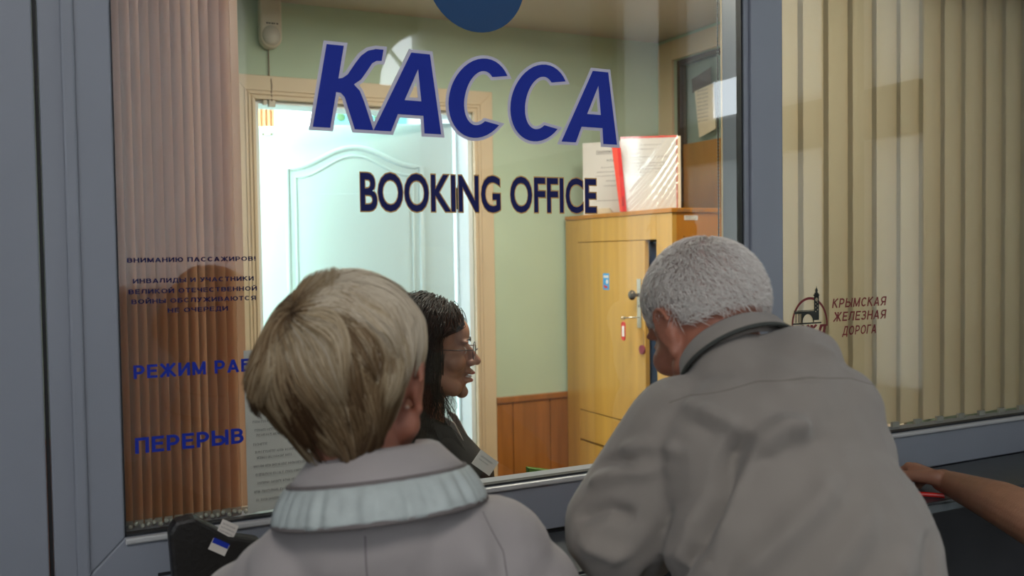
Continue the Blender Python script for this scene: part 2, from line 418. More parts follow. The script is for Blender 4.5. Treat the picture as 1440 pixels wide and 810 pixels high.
w1 = window('window_1', 0.008, 1.425, 0.99, 2.36, 0.113, 1.424, 1.094, 2.25)
MB().b2((0.040, -.020, 1.03), (0.060, -.011, 2.34)).build('frame_lip', 'pvc', w1, bevel=.004)
w2 = window('window_2', 1.445, 2.99, 0.985, 2.36, 1.539, 2.90, 1.086, 2.25)
struct('trim_5', MB().b2((1.426, -.004, .985), (1.444, .062, 2.36)), 'pvc')
struct('trim_6', MB().b2((0.0015, -.004, .985), (0.0075, .05, 2.36)), 'rubber')
w5 = window('window_5', -1.0, 0.001, 0.985, 2.36, -0.88, -0.20, 1.12, 2.25)
MB().b2((-.88, .012, 1.12), (-.20, .03, 2.25)).build('infill_panel', 'pvc', w5)
MB().b2((.162, -.0135, 1.022), (.196, -.011, 1.0275)).build('drain_slot', 'rubber', w1)
struct('trim_7', MB().b2((-2.6, -.24, .955), (3.0, -.0125, .984)), 'counter_laminate', bevel=.004)
mat('counter_edge', (.16, .19, .21), .4)
struct('trim_8', MB().b2((-2.6, -.246, .962), (3.0, -.2405, .978)), 'counter_edge')

# ------------------------------------------------------------------ lettering on the glass
GY = -0.0012
def poly_curve(name, glyphs, material, parent, y, offset=0.0):
    """glyphs: closed outlines [(x,z)...] filled even-odd, in metres on the pane"""
    cu = bpy.data.curves.new(name, 'CURVE'); cu.dimensions = '2D'; cu.fill_mode = 'FRONT'; cu.offset = offset
    for g in glyphs:
        sp = cu.splines.new('POLY'); sp.points.add(len(g)-1); sp.use_cyclic_u = True
        for p, (x, z) in zip(sp.points, g): p.co = (x, z, 0, 1)
    t = bpy.data.objects.new('t', cu); COL.objects.link(t); bpy.context.view_layer.update()
    me = bpy.data.meshes.new_from_object(t.evaluated_get(bpy.context.evaluated_depsgraph_get())); bpy.data.objects.remove(t)
    me.materials.clear(); o = link(name, me, material, parent); o.location = (0, y, 0); o.rotation_euler = FACE_HALL
    return o
def arc_pts(cx, cy, rx, ry, a0, a1, n=22): return [(cx+rx*math.cos(R(a)), cy+ry*math.sin(R(a))) for a in np.linspace(a0, a1, n)]
# unit glyphs, cap height 1
def gA(w=0.80, s=.235):
    return [[(0, 0), (w*.5-.13, 1), (w*.5+.13, 1), (w, 0), (w-s, 0), (w-s-.055, .22), (s+.055, .22), (s, 0)],
            [(s+.115, .40), (w-s-.115, .40), (w*.5, .80)]]
def gK(w=0.78, s=.22):
    up = [(s, .60), (.27, .61), (.33, .66), (.40, .80), (.46, .90), (.54, .97), (.64, 1.0), (.74, 1.0), (.74, .86), (.67, .855), (.62, .82), (.57, .72), (.51, .61), (.43, .545)]
    dn = [(.52, .47), (.60, .34), (w+.0, 0), (w-.245, 0), (.40, .26), (.34, .38), (.28, .43), (s, .435)]
    return [[(0, 0), (0, 1), (s, 1)]+up+dn+[(s, 0)]]
def gC(w=0.90, s=.225):
    o = arc_pts(w*.5, .5, w*.5, .52, 38, 320, 34); i = arc_pts(w*.5, .5, w*.5-s, .52-.165, 318-14, 54, 34)
    return [o+i]
def word(glyphs, x0, x1, zb, zt, shear, drop=0.0):
    out = []; pen = 0; items = []
    for g, adv in glyphs: items.append((g, pen)); pen += adv
    mx = max(x+ox for g, ox in items for l in g for x, z in l)
    h = zt-zb; s = (x1-x0-shear*h)/mx
    for g, ox in items:
        for l in g: out.append([(x0+(x+ox)*s+shear*h*z, zb+z*h - drop*(x+ox)/mx) for x, z in l])
    return out
kassa = word([(gK(), .78), (gA(.93), .955), (gC(), .915), (gC(), .885), (gA(.93), .93)], .443, 1.118, 1.783, 1.932, .19, .006)
poly_curve('letter_outline', kassa, 'halo_lilac', w1, GY, .0062)
o = poly_curve('lettering', kassa, 'letter_blue', w1, GY-.0006); tag(o, 'large slanted dark blue word КАССА across the top of the booking window')
text_mesh('letter_outline', 'BOOKING OFFICE', (.5275, GY, 1.6355), .071, .512, 'halo_gold', w1, offset=.042)
o = text_mesh('lettering', 'BOOKING OFFICE', (.529, GY-.0006, 1.6355), .071, .508, 'letter_navy', w1, offset=.016); tag(o, 'narrow navy words BOOKING OFFICE with a thin gold edge')
# a plain bold sans for the Cyrillic lines: every stroke is a ribbon
def stroke_glyph(ch, t):
    h = t/2; T_, B_ = 1-h, h
    def bowl(x0, x1, y0, y1, s=1):
        r = (y1-y0)/2; n = 9; xc = x1-r*s; yc = (y0+y1)/2
        return [(x0, y1)]+[(xc+s*r*math.sin(PI*i/n), yc+r*math.cos(PI*i/n)) for i in range(n+1)]+[(x0, y0)]
    def ell(cx, cy, rx, ry, a0=0, a1=360, n=22): return [(cx+rx*math.cos(R(a)), cy+ry*math.sin(R(a))) for a in np.linspace(a0, a1, n)]
    w = {'А': .76, 'Б': .68, 'В': .68, 'Г': .56, 'Д': .74, 'Е': .62, 'Ж': .98, 'З': .62, 'И': .72, 'Й': .72, 'К': .70, 'Л': .72, 'М': .84, 'Н': .70, 'О': .80, 'П': .70,
         'Р': .66, 'С': .74, 'Т': .64, 'У': .68, 'Ч': .66, 'Ы': .90, 'Ь': .66, 'Ю': 1.0, 'Я': .70, '!': .22, ' ': .28}[ch]
    L, Q, C = h, w-h, w/2
    st = [(L, 0), (L, 1)]; rt = [(Q, 0), (Q, 1)]
    G = {'А': [[(L*.9, 0), (C, .97)], [(w-L*.9, 0), (C, .97)], [(.2, .30), (w-.2, .30)]],
         'Б': [st, [(L, T_), (w-.04, T_)], bowl(L, Q, B_, .58)], 'В': [st, bowl(L, Q-.04, .53, T_), bowl(L, Q, B_, .53)], 'Г': [st, [(L, T_), (w, T_)]],
         'Д': [[(.17, .1), (.25, T_), (w-.14, T_)], [(w-.14, .05), (w-.14, 1)], [(0, B_), (w, B_)], [(L*.8, -.18), (L*.8, .1)], [(w-L*.8, -.18), (w-L*.8, .1)]],
         'Е': [st, [(L, T_), (w, T_)], [(L, B_), (w, B_)], [(L, .53), (w-.05, .53)]],
         'Ж': [[(C, 0), (C, 1)], [(.07, 1), (C-.05, .5)], [(w-.07, 1), (C+.05, .5)], [(.05, 0), (C-.02, .56)], [(w-.05, 0), (C+.02, .56)]],
         'З': [[(.05, .80), (.12, .88)]+bowl(.28, Q-.03, .53, T_)[1:], [(.2, .53)]+bowl(.28, Q, B_, .53)[1:-1]+[(.16, .10), (.05, .22)]],
         'И': [st, rt, [(L, .06), (Q, .94)]], 'Й': [st, rt, [(L, .06), (Q, .94)], [(C-.15, 1.2), (C, 1.11), (C+.15, 1.2)]],
         'К': [st, [(L, .48), (w-.08, 1)], [(L+.16, .56), (w-.05, 0)]], 'Л': [[(L*.6, B_), (.16, .25), (.21, T_), (Q, T_)], rt],
         'М': [st, rt, [(L, .98), (C, .06)], [(Q, .98), (C, .06)]], 'Н': [st, rt, [(L, .52), (Q, .52)]], 'О': [ell(C, .5, C-h, .5-h)],
         'П': [st, rt, [(L, T_), (Q, T_)]], 'Р': [st, bowl(L, Q, .42, T_)], 'С': [ell(C+.02, .5, C-h, .5-h, 42, 318)], 'Т': [[(C, 0), (C, 1)], [(0, T_), (w, T_)]],
         'У': [[(L, 1), (C, .38)], [(Q, 1), (.32, .16), (.22, B_), (.06, B_)]], 'Ч': [rt, [(L, 1), (L, .62), (.22, .47), (Q, .47)]],
         'Ы': [st, bowl(L, w-.26, B_, .56), rt], 'Ь': [st, bowl(L, Q, B_, .56)], 'Ю': [st, [(L, .5), (.34, .5)], ell(w-.36, .5, .36-h, .5-h)],
         'Я': [rt, bowl(Q, L, .42, T_, -1), [(C+.02, .42), (L*.8, 0)]], '!': [[(C, .3), (C, 1)], [(C, 0), (C, .18)]], ' ': []}[ch]
    return w, G
def cyr(body, x0, x1, z, h, m, parent, t=.2, shear=0.0, gap=.13):
    V = []; F = []; pen = 0; lay = 0
    for ch in body:
        w, G = stroke_glyph(ch, t)
        for path in G:
            P = [Vector((x+pen, y, 0)) for x, y in path]; k = len(V); n = len(P); lay = (lay+1) % 7
            for i in range(n):
                a = (P[i]-P[i-1]).normalized() if i else (P[1]-P[0]).normalized(); b = (P[i+1]-P[i]).normalized() if i < n-1 else a
                tt = (a+b).normalized(); mi = min(1/max(tt.dot(a), .5), 1.6); nn = Vector((-tt.y, tt.x, 0))*t/2*mi
                V += [(P[i]+nn)+Vector((0, 0, lay)), (P[i]-nn)+Vector((0, 0, lay))]
            F += [(k+2*i, k+2*i+1, k+2*i+3, k+2*i+2) for i in range(n-1)]
        pen += w+gap
    mx = pen-gap; s = (x1-x0-shear*h)/mx
    V = [(x*s+y*h*shear, -q*2e-5, y*h) for x, y, q in V]
    mb = MB(); mb.add(V, F); o = mb.build('lettering', m, parent); o.location = (x0, GY, z); return o
def txt(s, x0, x1, z, h, m='letter_navy', t=.19): return cyr(s, x0, x1, z, h, m, w1, t)
mat('letter_dim', (0.012, 0.012, 0.07), .6, spec=.2)
tag(txt('ВНИМАНИЮ ПАССАЖИРОВ!', .129, .337, 1.5455, .0078, 'letter_dim'), 'small blue line ВНИМАНИЮ ПАССАЖИРОВ!')
tag(txt('ИНВАЛИДЫ И УЧАСТНИКИ', .137, .333, 1.511, .0078, 'letter_dim'), 'small blue line ИНВАЛИДЫ И УЧАСТНИКИ')
tag(txt('ВЕЛИКОЙ ОТЕЧЕСТВЕННОЙ', .130, .338, 1.4935, .0078, 'letter_dim'), 'small blue line ВЕЛИКОЙ ОТЕЧЕСТВЕННОЙ')
tag(txt('ВОЙНЫ ОБСЛУЖИВАЮТСЯ', .134, .336, 1.477, .0078, 'letter_dim'), 'small blue line ВОЙНЫ ОБСЛУЖИВАЮТСЯ')
tag(txt('НЕ ОЧЕРЕДИ', .190, .288, 1.4605, .0078, 'letter_dim'), 'small blue line НЕ ОЧЕРЕДИ')
tag(txt('РЕЖИМ РАБОТЫ', .134, .398, 1.353, .0225, 'letter_blue', .19), 'blue words РЕЖИМ РАБОТЫ, end hidden by the blond head')
tag(txt('ПЕРЕРЫВ', .133, .309, 1.2285, .0265, 'letter_blue', .19), 'blue word ПЕРЕРЫВ near the foot of the pane')
mb = MB(); mb.add([(.770+.105*math.cos(a), GY, 2.086+.105*math.sin(a)) for a in np.linspace(0, 2*PI, 49)[:-1]], [tuple(range(48))])
tag(mb.build('round_sticker', 'disc_blue', w1), 'large dark blue round sticker at the top edge of the glass')
# railway emblem on the right pane
mb = MB(); c0 = (1.6315, 1.372)
a_out = [(c0[0]+.0575*math.cos(a), GY, c0[1]+.0665*math.sin(a)) for a in np.linspace(R(-4), R(184), 40)]
a_in = [(c0[0]+.0525*math.cos(a), GY, c0[1]+.0605*math.sin(a)) for a in np.linspace(R(-4), R(184), 40)]
mb.add(a_out+a_in, [(i, i+1, 40+i+1, 40+i) for i in range(39)])
logo = mb.build('emblem_arch', 'logo_red', w2); tag(logo, 'dark red arch of the railway emblem')
mb = MB(); q = GY-.0004
def rect(x0, z0, x1, z1): mb.add([(x0, q, z0), (x1, q, z0), (x1, q, z1), (x0, q, z1)], [(0, 1, 2, 3)])
tx = 1.6525; rect(tx-.008, 1.383, tx+.008, 1.443); rect(tx-.0095, 1.441, tx+.0095, 1.4445); rect(tx-.0065, 1.4445, tx+.0065, 1.448)
mb.add([(tx-.0035, q, 1.448), (tx+.0035, q, 1.448), (tx+.0042, q, 1.455), (tx+.001, q, 1.460), (tx, q, 1.4655), (tx-.001, q, 1.460), (tx-.0042, q, 1.455)], [tuple(range(7))])
rect(1.582, 1.3995, tx-.008, 1.4055); rect(1.581, 1.4065, tx-.008, 1.408)
av = [(1.6245+.0165*math.cos(a), q, 1.3785+.0195*math.sin(a)) for a in np.linspace(0, PI, 17)]
tp = [(x, q, 1.4) for x, y, z in av]; mb.add(av+tp, [(i, i+1, 17+i+1, 17+i) for i in range(16)]); rect(1.604, 1.3785, 1.608, 1.4); rect(1.641, 1.3785, 1.6445, 1.4)
rect(1.586, 1.379, 1.5885, 1.4); rect(1.5945, 1.379, 1.5965, 1.4); rect(1.577, 1.3745, 1.668, 1.378)
tag(mb.build('emblem_tower', 'logo_black', w2), 'black tower and bridge of the railway emblem')
mb = MB(); q = GY-.0008
mb.add([(tx+.0045*math.cos(a), q, 1.432+.0045*math.sin(a)) for a in np.linspace(0, 2*PI, 17)[:-1]], [tuple(range(16))])
for k in range(3): rect(tx+.002, 1.424-.009*k, tx+.004, 1.427-.009*k); rect(tx-.004, 1.420-.009*k, tx-.002, 1.423-.009*k)
mb.build('emblem_clock', 'slat_beige', w2)
tag(cyr('КЖД', 1.585, 1.686, 1.348, .024, 'logo_red', w2, .24, .25), 'dark red letters КЖД under the emblem arch')
for s_, xa, xb, z_ in (('КРЫМСКАЯ', 1.703, 1.889, 1.4095), ('ЖЕЛЕЗНАЯ', 1.7065, 1.889, 1.3765), ('ДОРОГА', 1.737, 1.856, 1.3415)):
    tag(cyr(s_, xa, xb, z_, .0225, 'logo_red', w2, .16, .2, .16), 'dark red slanted word '+s_)

# ------------------------------------------------------------------ paper notice behind the glass
nt_ = thing('paper_notice', 'white printed notice sheet taped inside the glass at lower left behind the blond head', 'notice')
mb = MB(); N = 10
for i in range(N+1):
    for j in range(2):
        mb.v.append((.3155+.205*i/N, .011+.004*math.sin(i*.5)+.004*j, 1.101+.287*j))
mb.f = [(2*i, 2*i+2, 2*i+3, 2*i+1) for i in range(N)]
sh = mb.build('sheet', 'paper_notice', nt_); sh.modifiers.new('s', 'SOLIDIFY').thickness = .0004
rows = [(.045, .245, .10, .005), (.065, .205, .08, .006), (.038, .190, .13, .006), (.080, .173, .06, .006)]
for k, (y_, w_) in enumerate(((.158, .17), (.143, .16), (.134, .06), (.118, .025), (.104, .15), (.094, .06), (.079, .15), (.064, .15), (.049, .15), (.034, .12), (.019, .13))):
    rows.append((.012+(k % 3)*.003, y_, w_, .0045))
lines_mesh('printed_text', rows, 'ink_grey', nt_, (.3155, .0095, 1.101), FACE_HALL, 3)

# ------------------------------------------------------------------ vertical blinds
def blind(name, label, slats, width, ang, mname, y, z0, z1, grp=None, curve=.006):
    b = thing(name, label, 'blind')
    n = 6; me = None
    mb = MB()
    for i in range(n+1):
        u = -width/2+width*i/n; d = curve*(1-(2*i/n-1)**2)
        mb.v += [(u, d, 0), (u, d, z1-z0)]
    mb.f = [(2*i, 2*i+2, 2*i+3, 2*i+1) for i in range(n)]
    xs = slats
    for k, x in enumerate(xs):
        if me is None: o = mb.build('slat', mname, b, smooth=True); me = o.data
        else: o = link('slat', me, None, b)
        o.location = (x, y, z0+RNG.uniform(-.002, .002)); o.rotation_euler = (0, 0, R(ang+RNG.uniform(-3, 3)))
    MB().b2((min(xs)-.025, y-.02, z1), (max(xs)+.025, y+.02, z1+.03)).build('head_rail', 'white_paint', b)
    me = None
    for k, x in enumerate(xs):
        c = MB().b2((-.012, -.004, -.006), (.012, .004, .008)) if me is None else None
        if me is None: o = c.build('bottom_clip', 'chain', b, bevel=.002); me = o.data
        else: o = link('bottom_clip', me, None, b)
        o.location = (x, y-.03*math.cos(R(ang)), z0+.006)
    return b
left_x = [.112+.0163*i for i in range(14)]
blind('vertical_blind', 'peach vertical blind bunched up at the left end of the booking window', left_x, .089, 68, 'slat_peach', .075, 1.086, 2.27)
blind('vertical_blind', 'beige vertical blind drawn across the right-hand window', [1.555+.0848*i for i in range(17)], .107, 5, 'slat_beige', .080, 1.085, 2.27)
blind('vertical_blind', 'few beige blind slats bunched at the right end of the booking window', [1.448+.012*i for i in range(3)], .06, 40, 'slat_beige', .085, 1.086, 2.27)
mb = MB()
for i in range(24):
    mb.ball((.125+.0095*i, .03+.004*math.sin(i*2.1), 1.099+.0035*math.sin(i*1.3)**2), .0042, 8, 6)
tag(mb.build('bead_chain', 'chain', None, smooth=True), 'pale bead chain lying along the foot of the peach blind', 'chain')
mb = MB(); mb.tube([(1.409, .06, 1.1), (1.409, .06, 2.27)], .0011, 6); tag(mb.build('blind_cord', 'rubber', None), 'thin dark blind cord hanging by the right window post', 'cord')
mb = MB()
for i in range(150): mb.ball((1.4175, .07, 1.12+.0077*i), .0026, 6, 4)
tag(mb.build('bead_chain', 'chain', None, smooth=True), 'hanging bead chain beside the thin dark cord', 'chain')

# ------------------------------------------------------------------ office shell
struct('floor_office', MB().b2((-.7, .06, -.1), (2.7, 3.9, 0)), 'office_floor')
struct('ceiling_office', MB().b2((-.7, .06, 2.487), (2.62, 1.8, 2.56)), 'office_ceiling')
mb = MB(); box_with_holes(mb, -.7, 2.62, 0, 3.0, 1.8, 1.92, [(.713, 1.579, 0, 2.125)], 'x'); struct('wall_back', mb, 'mint_wall')
struct('wall_office_left', MB().b2((-.7, .06, 0), (-.6, 1.8, 2.487)), 'mint_wall')
struct('wall_sky_stop', MB().b2((2.6, .40, 0), (3.15, .50, 2.487)).b2((3.0, .06, 0), (3.15, .40, 2.487)).b2((2.6, .06, 2.487), (3.15, .50, 2.56)).b2((2.6, .06, -.1), (3.15, .5, 0)), 'mint_wall')  # closure added out of view, keeps sky light off the back of the blinds
mb = MB(); box_with_holes(mb, .45, 1.8, 0, 2.487, 2.5, 2.6, [(.55, 1.676, .0, 2.387)], 'y'); struct('wall_office_right', mb, 'mint_wall')
# doorway casing in three steps
d1 = tag(empty('door_1'), kind='structure')
def casing(x0, x1, zt, w, y0, y1, m):
    mb = MB()
    mb.prism([(x0-w, y0, 0), (x0, y0, 0), (x0, y0, zt), (x0-w, y0, zt+w)], (0, y1-y0, 0))
    mb.prism([(x1+w, y0, 0), (x1+w, y0, zt+w), (x1, y0, zt), (x1, y0, 0)], (0, y1-y0, 0))
    mb.prism([(x0-w, y0, zt+w), (x0, y0, zt), (x1, y0, zt), (x1+w, y0, zt+w)], (0, y1-y0, 0))
    return mb
casing(.713, 1.579, 2.125, .087, 1.782, 1.7995, 'casing').build('casing', 'casing', d1, bevel=.002)
casing(.713, 1.579, 2.125, .012, 1.776, 1.7825, 'casing').build('casing_moulding', 'casing', d1, bevel=.002)
casing(.696, 1.596, 2.142, .008, 1.777, 1.7825, 'casing').build('casing_moulding', 'casing', d1, bevel=.002)
casing(.682, 1.610, 2.156, .006, 1.778, 1.7825, 'casing').build('casing_moulding', 'casing', d1, bevel=.0015)
mb = MB(); mb.b2((.7135, 1.80, 0), (.728, 1.93, 2.1245)); mb.b2((1.560, 1.80, 0), (1.5785, 1.93, 2.1245)); mb.b2((.728, 1.80, 2.112), (1.560, 1.93, 2.1245)); mb.build('jamb_lining', 'white_paint', d1)
# open white leaf with an arched moulded panel
hx, hy = 1.553, 1.935; ex, ey = .833, 2.32
L = math.hypot(ex-hx, ey-hy); ang = math.atan2(ey-hy, ex-hx)
leaf = empty('door_leaf', (hx, hy, .012), ang); leaf.parent = d1
MB().b2((0, 0.0, 0), (L, .038, 2.083)).build('leaf_board', 'leaf_paint', leaf, bevel=.003)
def panel_path(a, b, z0, z1, rise, yy):
    pts = [(a, yy, z0), (b, yy, z0), (b, yy, z1)]
    for t in np.linspace(0, 1, 25)[1:-1]:
        u = b+(a-b)*t; pts.append((u, yy, z1+rise*(0.5-0.5*math.cos(2*PI*t))**1.1))
    pts.append((a, yy, z1)); return pts
# visible side of the leaf is local +y (towards the office)
yf = .038
for a, b, r_, nm in ((.13, L-.13, .011, 'moulding'), (.165, L-.165, .006, 'moulding')):
    for z0, z1, rise in ((1.02 + (a-.13), 1.905-(a-.13), .085),):
        MB().tube(panel_path(a, b, z0, z1, rise, yf), r_, 8, True).build(nm, 'leaf_paint', leaf, smooth=True)
    MB().tube([(a, yf, .2+(a-.13)), (b, yf, .2+(a-.13)), (b, yf, .88-(a-.13)), (a, yf, .88-(a-.13))], r_, 8, True).build(nm, 'leaf_paint', leaf, smooth=True)
MB().b2((.13+.05, yf, 1.10), (L-.18, yf+.004, 1.80)).build('panel_field', 'leaf_paint', leaf, bevel=.003)
hg = MB(); hg.tube([(1.566, 1.905, 1.73), (1.566, 1.905, 1.84)], .007, 10); hg.b2((1.548, 1.90, 1.74), (1.570, 1.904, 1.83)); hg.build('hinge', 'bronze', d1)
cl = MB(); cl.b2((L-.075, yf, 2.045), (L-.03, yf+.006, 2.056)); cl.build('magnet_plate', 'sensor_white', leaf, bevel=.001)
mb = MB(); mb.ball((L-.07, yf+.007, 2.05), .003, 8, 6); mb.ball((L-.035, yf+.007, 2.051), .003, 8, 6); mb.build('screw', 'bronze', leaf)
cn = thing('door_contact', 'small beige alarm contact box under the top left of the door casing', 'alarm contact')
MB().b2((.762, 1.779, 2.100), (.786, 1.7995, 2.124)).build('housing', 'sensor_white', cn, bevel=.002)
MB().b2((.742, 1.781, 2.106), (.757, 1.7995, 2.124)).build('junction', 'sensor_white', cn, bevel=.003)
# motion sensor
ms = thing('motion_sensor', 'cream motion detector with domed lens high on the green wall', 'motion sensor', (.7715, 1.8, 2.31))
mb = MB(); prof = [(-.039, .175), (.039, .175)]+[(.039*math.cos(a), .039+.039*math.sin(a)*1.05) for a in np.linspace(0, -PI, 15)]
mb.prism([(x, -.045, z) for x, z in prof], (0, .0445, 0)); mb.build('housing', 'sensor_white', ms, bevel=.008)
MB().ball((0, -.044, .042), (.033, .018, .036), 20, 12).build('lens', 'sensor_lens', ms, smooth=True)
mb = MB()
for k, w_ in enumerate((.007, .006, .007, .004, .006)): mb.b2((-.018+.0092*k, -.0465, .083), (-.018+.0092*k+w_, -.045, .088))
mb.build('printed_mark', 'ink', ms)
MB().tube([(.768, 1.792, 2.315), (.768, 1.794, 2.215), (.771, 1.785, 2.21), (.774, 1.780, 2.18), (.772, 1.779, 2.15), (.773, 1.777, 2.12)], .0022, 6).build('cable', 'cable', None, smooth=True)
tag(bpy.data.objects['cable'], 'thin brown cable running from the motion detector to the door contact', 'cable')
# wainscot boards and cap
def wainscot(x0, x1, name, widths):
    wn = tag(empty(name), kind='structure'); x = x0
    i = 0
    MB().b2((x0, 1.7985, 0), (x1, 1.7995, .93)).build('backing', 'cabinet_edge', wn)
    while x < x1-.01:
        w_ = min(widths[i % len(widths)], x1-x); i += 1
        MB().b2((x+.0015, 1.786, .06), (x+w_-.0015, 1.7985, .936)).build('board', 'wainscot', wn, bevel=.002)
        x += w_
    MB().b2((x0, 1.778, .936), (x1, 1.7995, .960)).build('cap', 'wainscot', wn, bevel=.003)
    MB().b2((x0, 1.782, 0), (x1, 1.7995, .06)).build('skirting', 'wainscot', wn, bevel=.003)
wainscot(1.667, 2.49, 'trim_9', (.075, .177, .176, .18))
wainscot(-.59, .625, 'trim_10', (.175,))
# glazed door in the right wall
d2 = tag(empty('door_2'), kind='structure')
mb = MB(); X0 = 2.485
mb.b2((X0, 1.676, 0), (2.4995, 1.776, 2.47)); mb.b2((X0, .45, 2.387), (2.4995, 1.6755, 2.47)); mb.b2((X0, .45, 0), (2.4995, .55, 2.3865)); mb.build('casing', 'casing', d2, bevel=.002)
mb = MB(); mb.b2((2.515, 1.655, 0), (2.55, 1.6755, 2.386)); mb.b2((2.515, .551, 2.366), (2.55, 1.655, 2.386)); mb.build('frame_edge', 'dark_wood', d2)
MB().b2((2.53, .551, 0), (2.56, 1.6555, 2.02)).build('leaf_board', 'cabinet_side', d2)
mat('pale_pane', (0.42, 0.50, 0.48), .4)
MB().b2((2.562, .50, 0), (2.63, 1.70, 2.48)).build('recess_closure', 'pale_pane', d2)  # sized to close the door recess so no sky light leaks in
MB().b2((2.524, .551, 1.2), (2.528, 1.655, 2.366)).build('glass_pane', 'glass', d2)
# note on the door glass
nn = thing('paper_note', 'small yellowed handwritten note on the glazed door at right', 'note')
mb = MB().prism([(2.520, 1.560, 2.235), (2.520, 1.435, 2.25), (2.520, 1.42, 2.06), (2.520, 1.530, 2.035)], (-.001, 0, 0)); mb.build('sheet', 'paper_warm', nn)
lines_mesh('writing', [(.01, .03+.016*k, .07, .006) for k in range(9)], 'ink_grey', nn, (2.5185, 1.55, 2.07), FACE_LEFT, 5)
MB().prism([(2.5205, 1.58, 2.29), (2.5205, 1.45, 2.32), (2.5205, 1.45, 2.25), (2.5205, 1.575, 2.23)], (-.0005, 0, 0)).build('backing_card', 'dark_wood', nn)
# ceiling lamp fixture in the office, above the frame
fx = thing('ceiling_lamp', 'long fluorescent ceiling fitting over the cashier, above the view', 'lamp')
MB().b2((.78, .60, 2.455), (1.92, .90, 2.486)).build('housing', 'white_paint', fx, bevel=.004)
fx = thing('ceiling_lamp', 'added square ceiling panel housing the hall fill light, out of view', 'lamp')
MB().b2((-1.25, -4.05, 4.12), (.05, -2.75, 4.195)).build('housing', 'white_paint', fx, bevel=.004)  # housing for the added hall fill light

# ------------------------------------------------------------------ room beyond the doorway
mb = MB(); box_with_holes(mb, -.6, 2.62, 0, 3.0, 3.62, 3.75, [(1.19, 1.44, 1.0, 2.75)], 'x'); struct('wall_next_room_far', mb, 'white_paint')
mb = MB(); box_with_holes(mb, 1.92, 3.62, 0, 3.0, -.7, -.6, [(2.2, 3.5, .9, 2.5)], 'y'); struct('wall_next_room_left', mb, 'white_paint')
struct('wall_next_room_right', MB().b2((2.5, 1.92, 0), (2.62, 3.62, 3.0)), 'white_paint')
struct('ceiling_next_room', MB().b2((-.7, 1.8, 3.0), (2.62, 3.75, 3.1)), 'white_paint')
mb = MB(); nfold = 40
for i in range(nfold+1):
    x = 1.03+.155*i/nfold; y = 3.55+.02*math.sin(i*.95)
    mb.v += [(x, y, .0), (x, y, 2.7)]
mb.f = [(2*i, 2*i+2, 2*i+3, 2*i+1) for i in range(nfold)]
cu = mb.build('curtain', 'peach_curtain', None, smooth=True); cu.modifiers.new('s', 'SOLIDIFY').thickness = .003
tag(cu, 'narrow peach curtain beside the bright window of the next room', 'curtain')
pc = thing('wall_picture', 'teal picture of green fruit on the far wall above the open door', 'picture')
MB().b2((1.53, 3.600, 2.20), (1.98, 3.619, 2.50)).build('board', 'teal_print', pc, bevel=.002)
for k, (x_, r_) in enumerate(((1.575, .026), (1.66, .022), (1.735, .030), (1.80, .024), (1.87, .028))):
    MB().ball((x_, 3.598, 2.355+.012*(k % 2)), (r_, .004, r_*.9), 16, 8).build('painted_fruit', 'apple_green', pc, smooth=True)

# ------------------------------------------------------------------ yellow cabinet
cb = thing('cabinet', 'tall varnished yellow wooden cabinet with a locked door, in the office corner', 'cabinet')
FX = 2.0
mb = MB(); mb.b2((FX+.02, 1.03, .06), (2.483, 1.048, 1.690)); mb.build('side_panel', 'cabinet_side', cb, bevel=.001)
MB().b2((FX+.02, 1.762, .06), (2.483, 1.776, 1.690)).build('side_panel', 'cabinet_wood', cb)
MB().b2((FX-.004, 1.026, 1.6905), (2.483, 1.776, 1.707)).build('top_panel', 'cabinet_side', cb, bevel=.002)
MB().b2((FX, 1.677, .06), (FX+.0195, 1.776, 1.690)).build('front_stile', 'cabinet_wood', cb, bevel=.001)
MB().b2((FX, 1.03, .06), (FX+.0195, 1.125, 1.690)).build('front_stile', 'cabinet_wood', cb, bevel=.001)
MB().b2((FX, 1.1255, 1.597), (FX+.0195, 1.6765, 1.690)).build('front_rail', 'cabinet_wood', cb, bevel=.001)
MB().b2((2.46, 1.05, .06), (2.475, 1.76, 1.69)).build('back_panel', 'navy_inside', cb)
MB().b2((FX+.06, 1.05, .89), (2.46, 1.76, .90)).build('shelf', 'navy_inside', cb)
MB().b2((FX+.035, 1.06, .905), (FX+.045, 1.30, 1.59)).build('inner_board', 'navy_inside', cb)
MB().b2((FX, 1.10, .05), (FX+.45, 1.7, .0595)).build('plinth', 'cabinet_edge', cb)
dr = MB().b2((FX-.002, 1.196, .902), (FX+.0175, 1.6745, 1.5945)).build('door', 'cabinet_wood', cb, bevel=.0015)
MB().b2((FX, 1.1265, .777), (FX+.0195, 1.6755, .8985)).build('drawer', 'cabinet_wood', cb, bevel=.0015)
MB().b2((FX, 1.1265, .065), (FX+.0195, 1.6755, .769)).build('lower_door', 'cabinet_wood', cb, bevel=.0015)
pl = MB().b2((FX-.0045, 1.220, 1.268), (FX-.002, 1.246, 1.452)).build('lock_plate', 'steel', dr, bevel=.001)
mb = MB(); mb.tube([(FX-.004, 1.234, 1.392), (FX-.022, 1.234, 1.392)], .007, 10); mb.ball((FX-.034, 1.234, 1.392), (.014, .017, .019), 16, 10); mb.build('knob', 'bronze', dr, smooth=True)
mb = MB(); mb.tube([(FX-.003, 1.232, 1.309), (FX-.055, 1.262, 1.306)], .003, 8); mb.tube([(FX-.055+.008*math.cos(a), 1.262, 1.306+.006*math.sin(a)) for a in np.linspace(0, 2*PI, 13)[:-1]], .0018, 6, True); mb.build('key', 'steel', dr, smooth=True)
MB().tube([(FX-.003, 1.205, 1.26), (FX-.003, 1.207, 1.20)], .0008, 5).build('seal_string', 'cable', dr)
MB().tube([(FX-.002, 1.213, 1.188), (FX-.009, 1.213, 1.188)], .017, 18).build('wax_seal', 'pink_seal', dr)
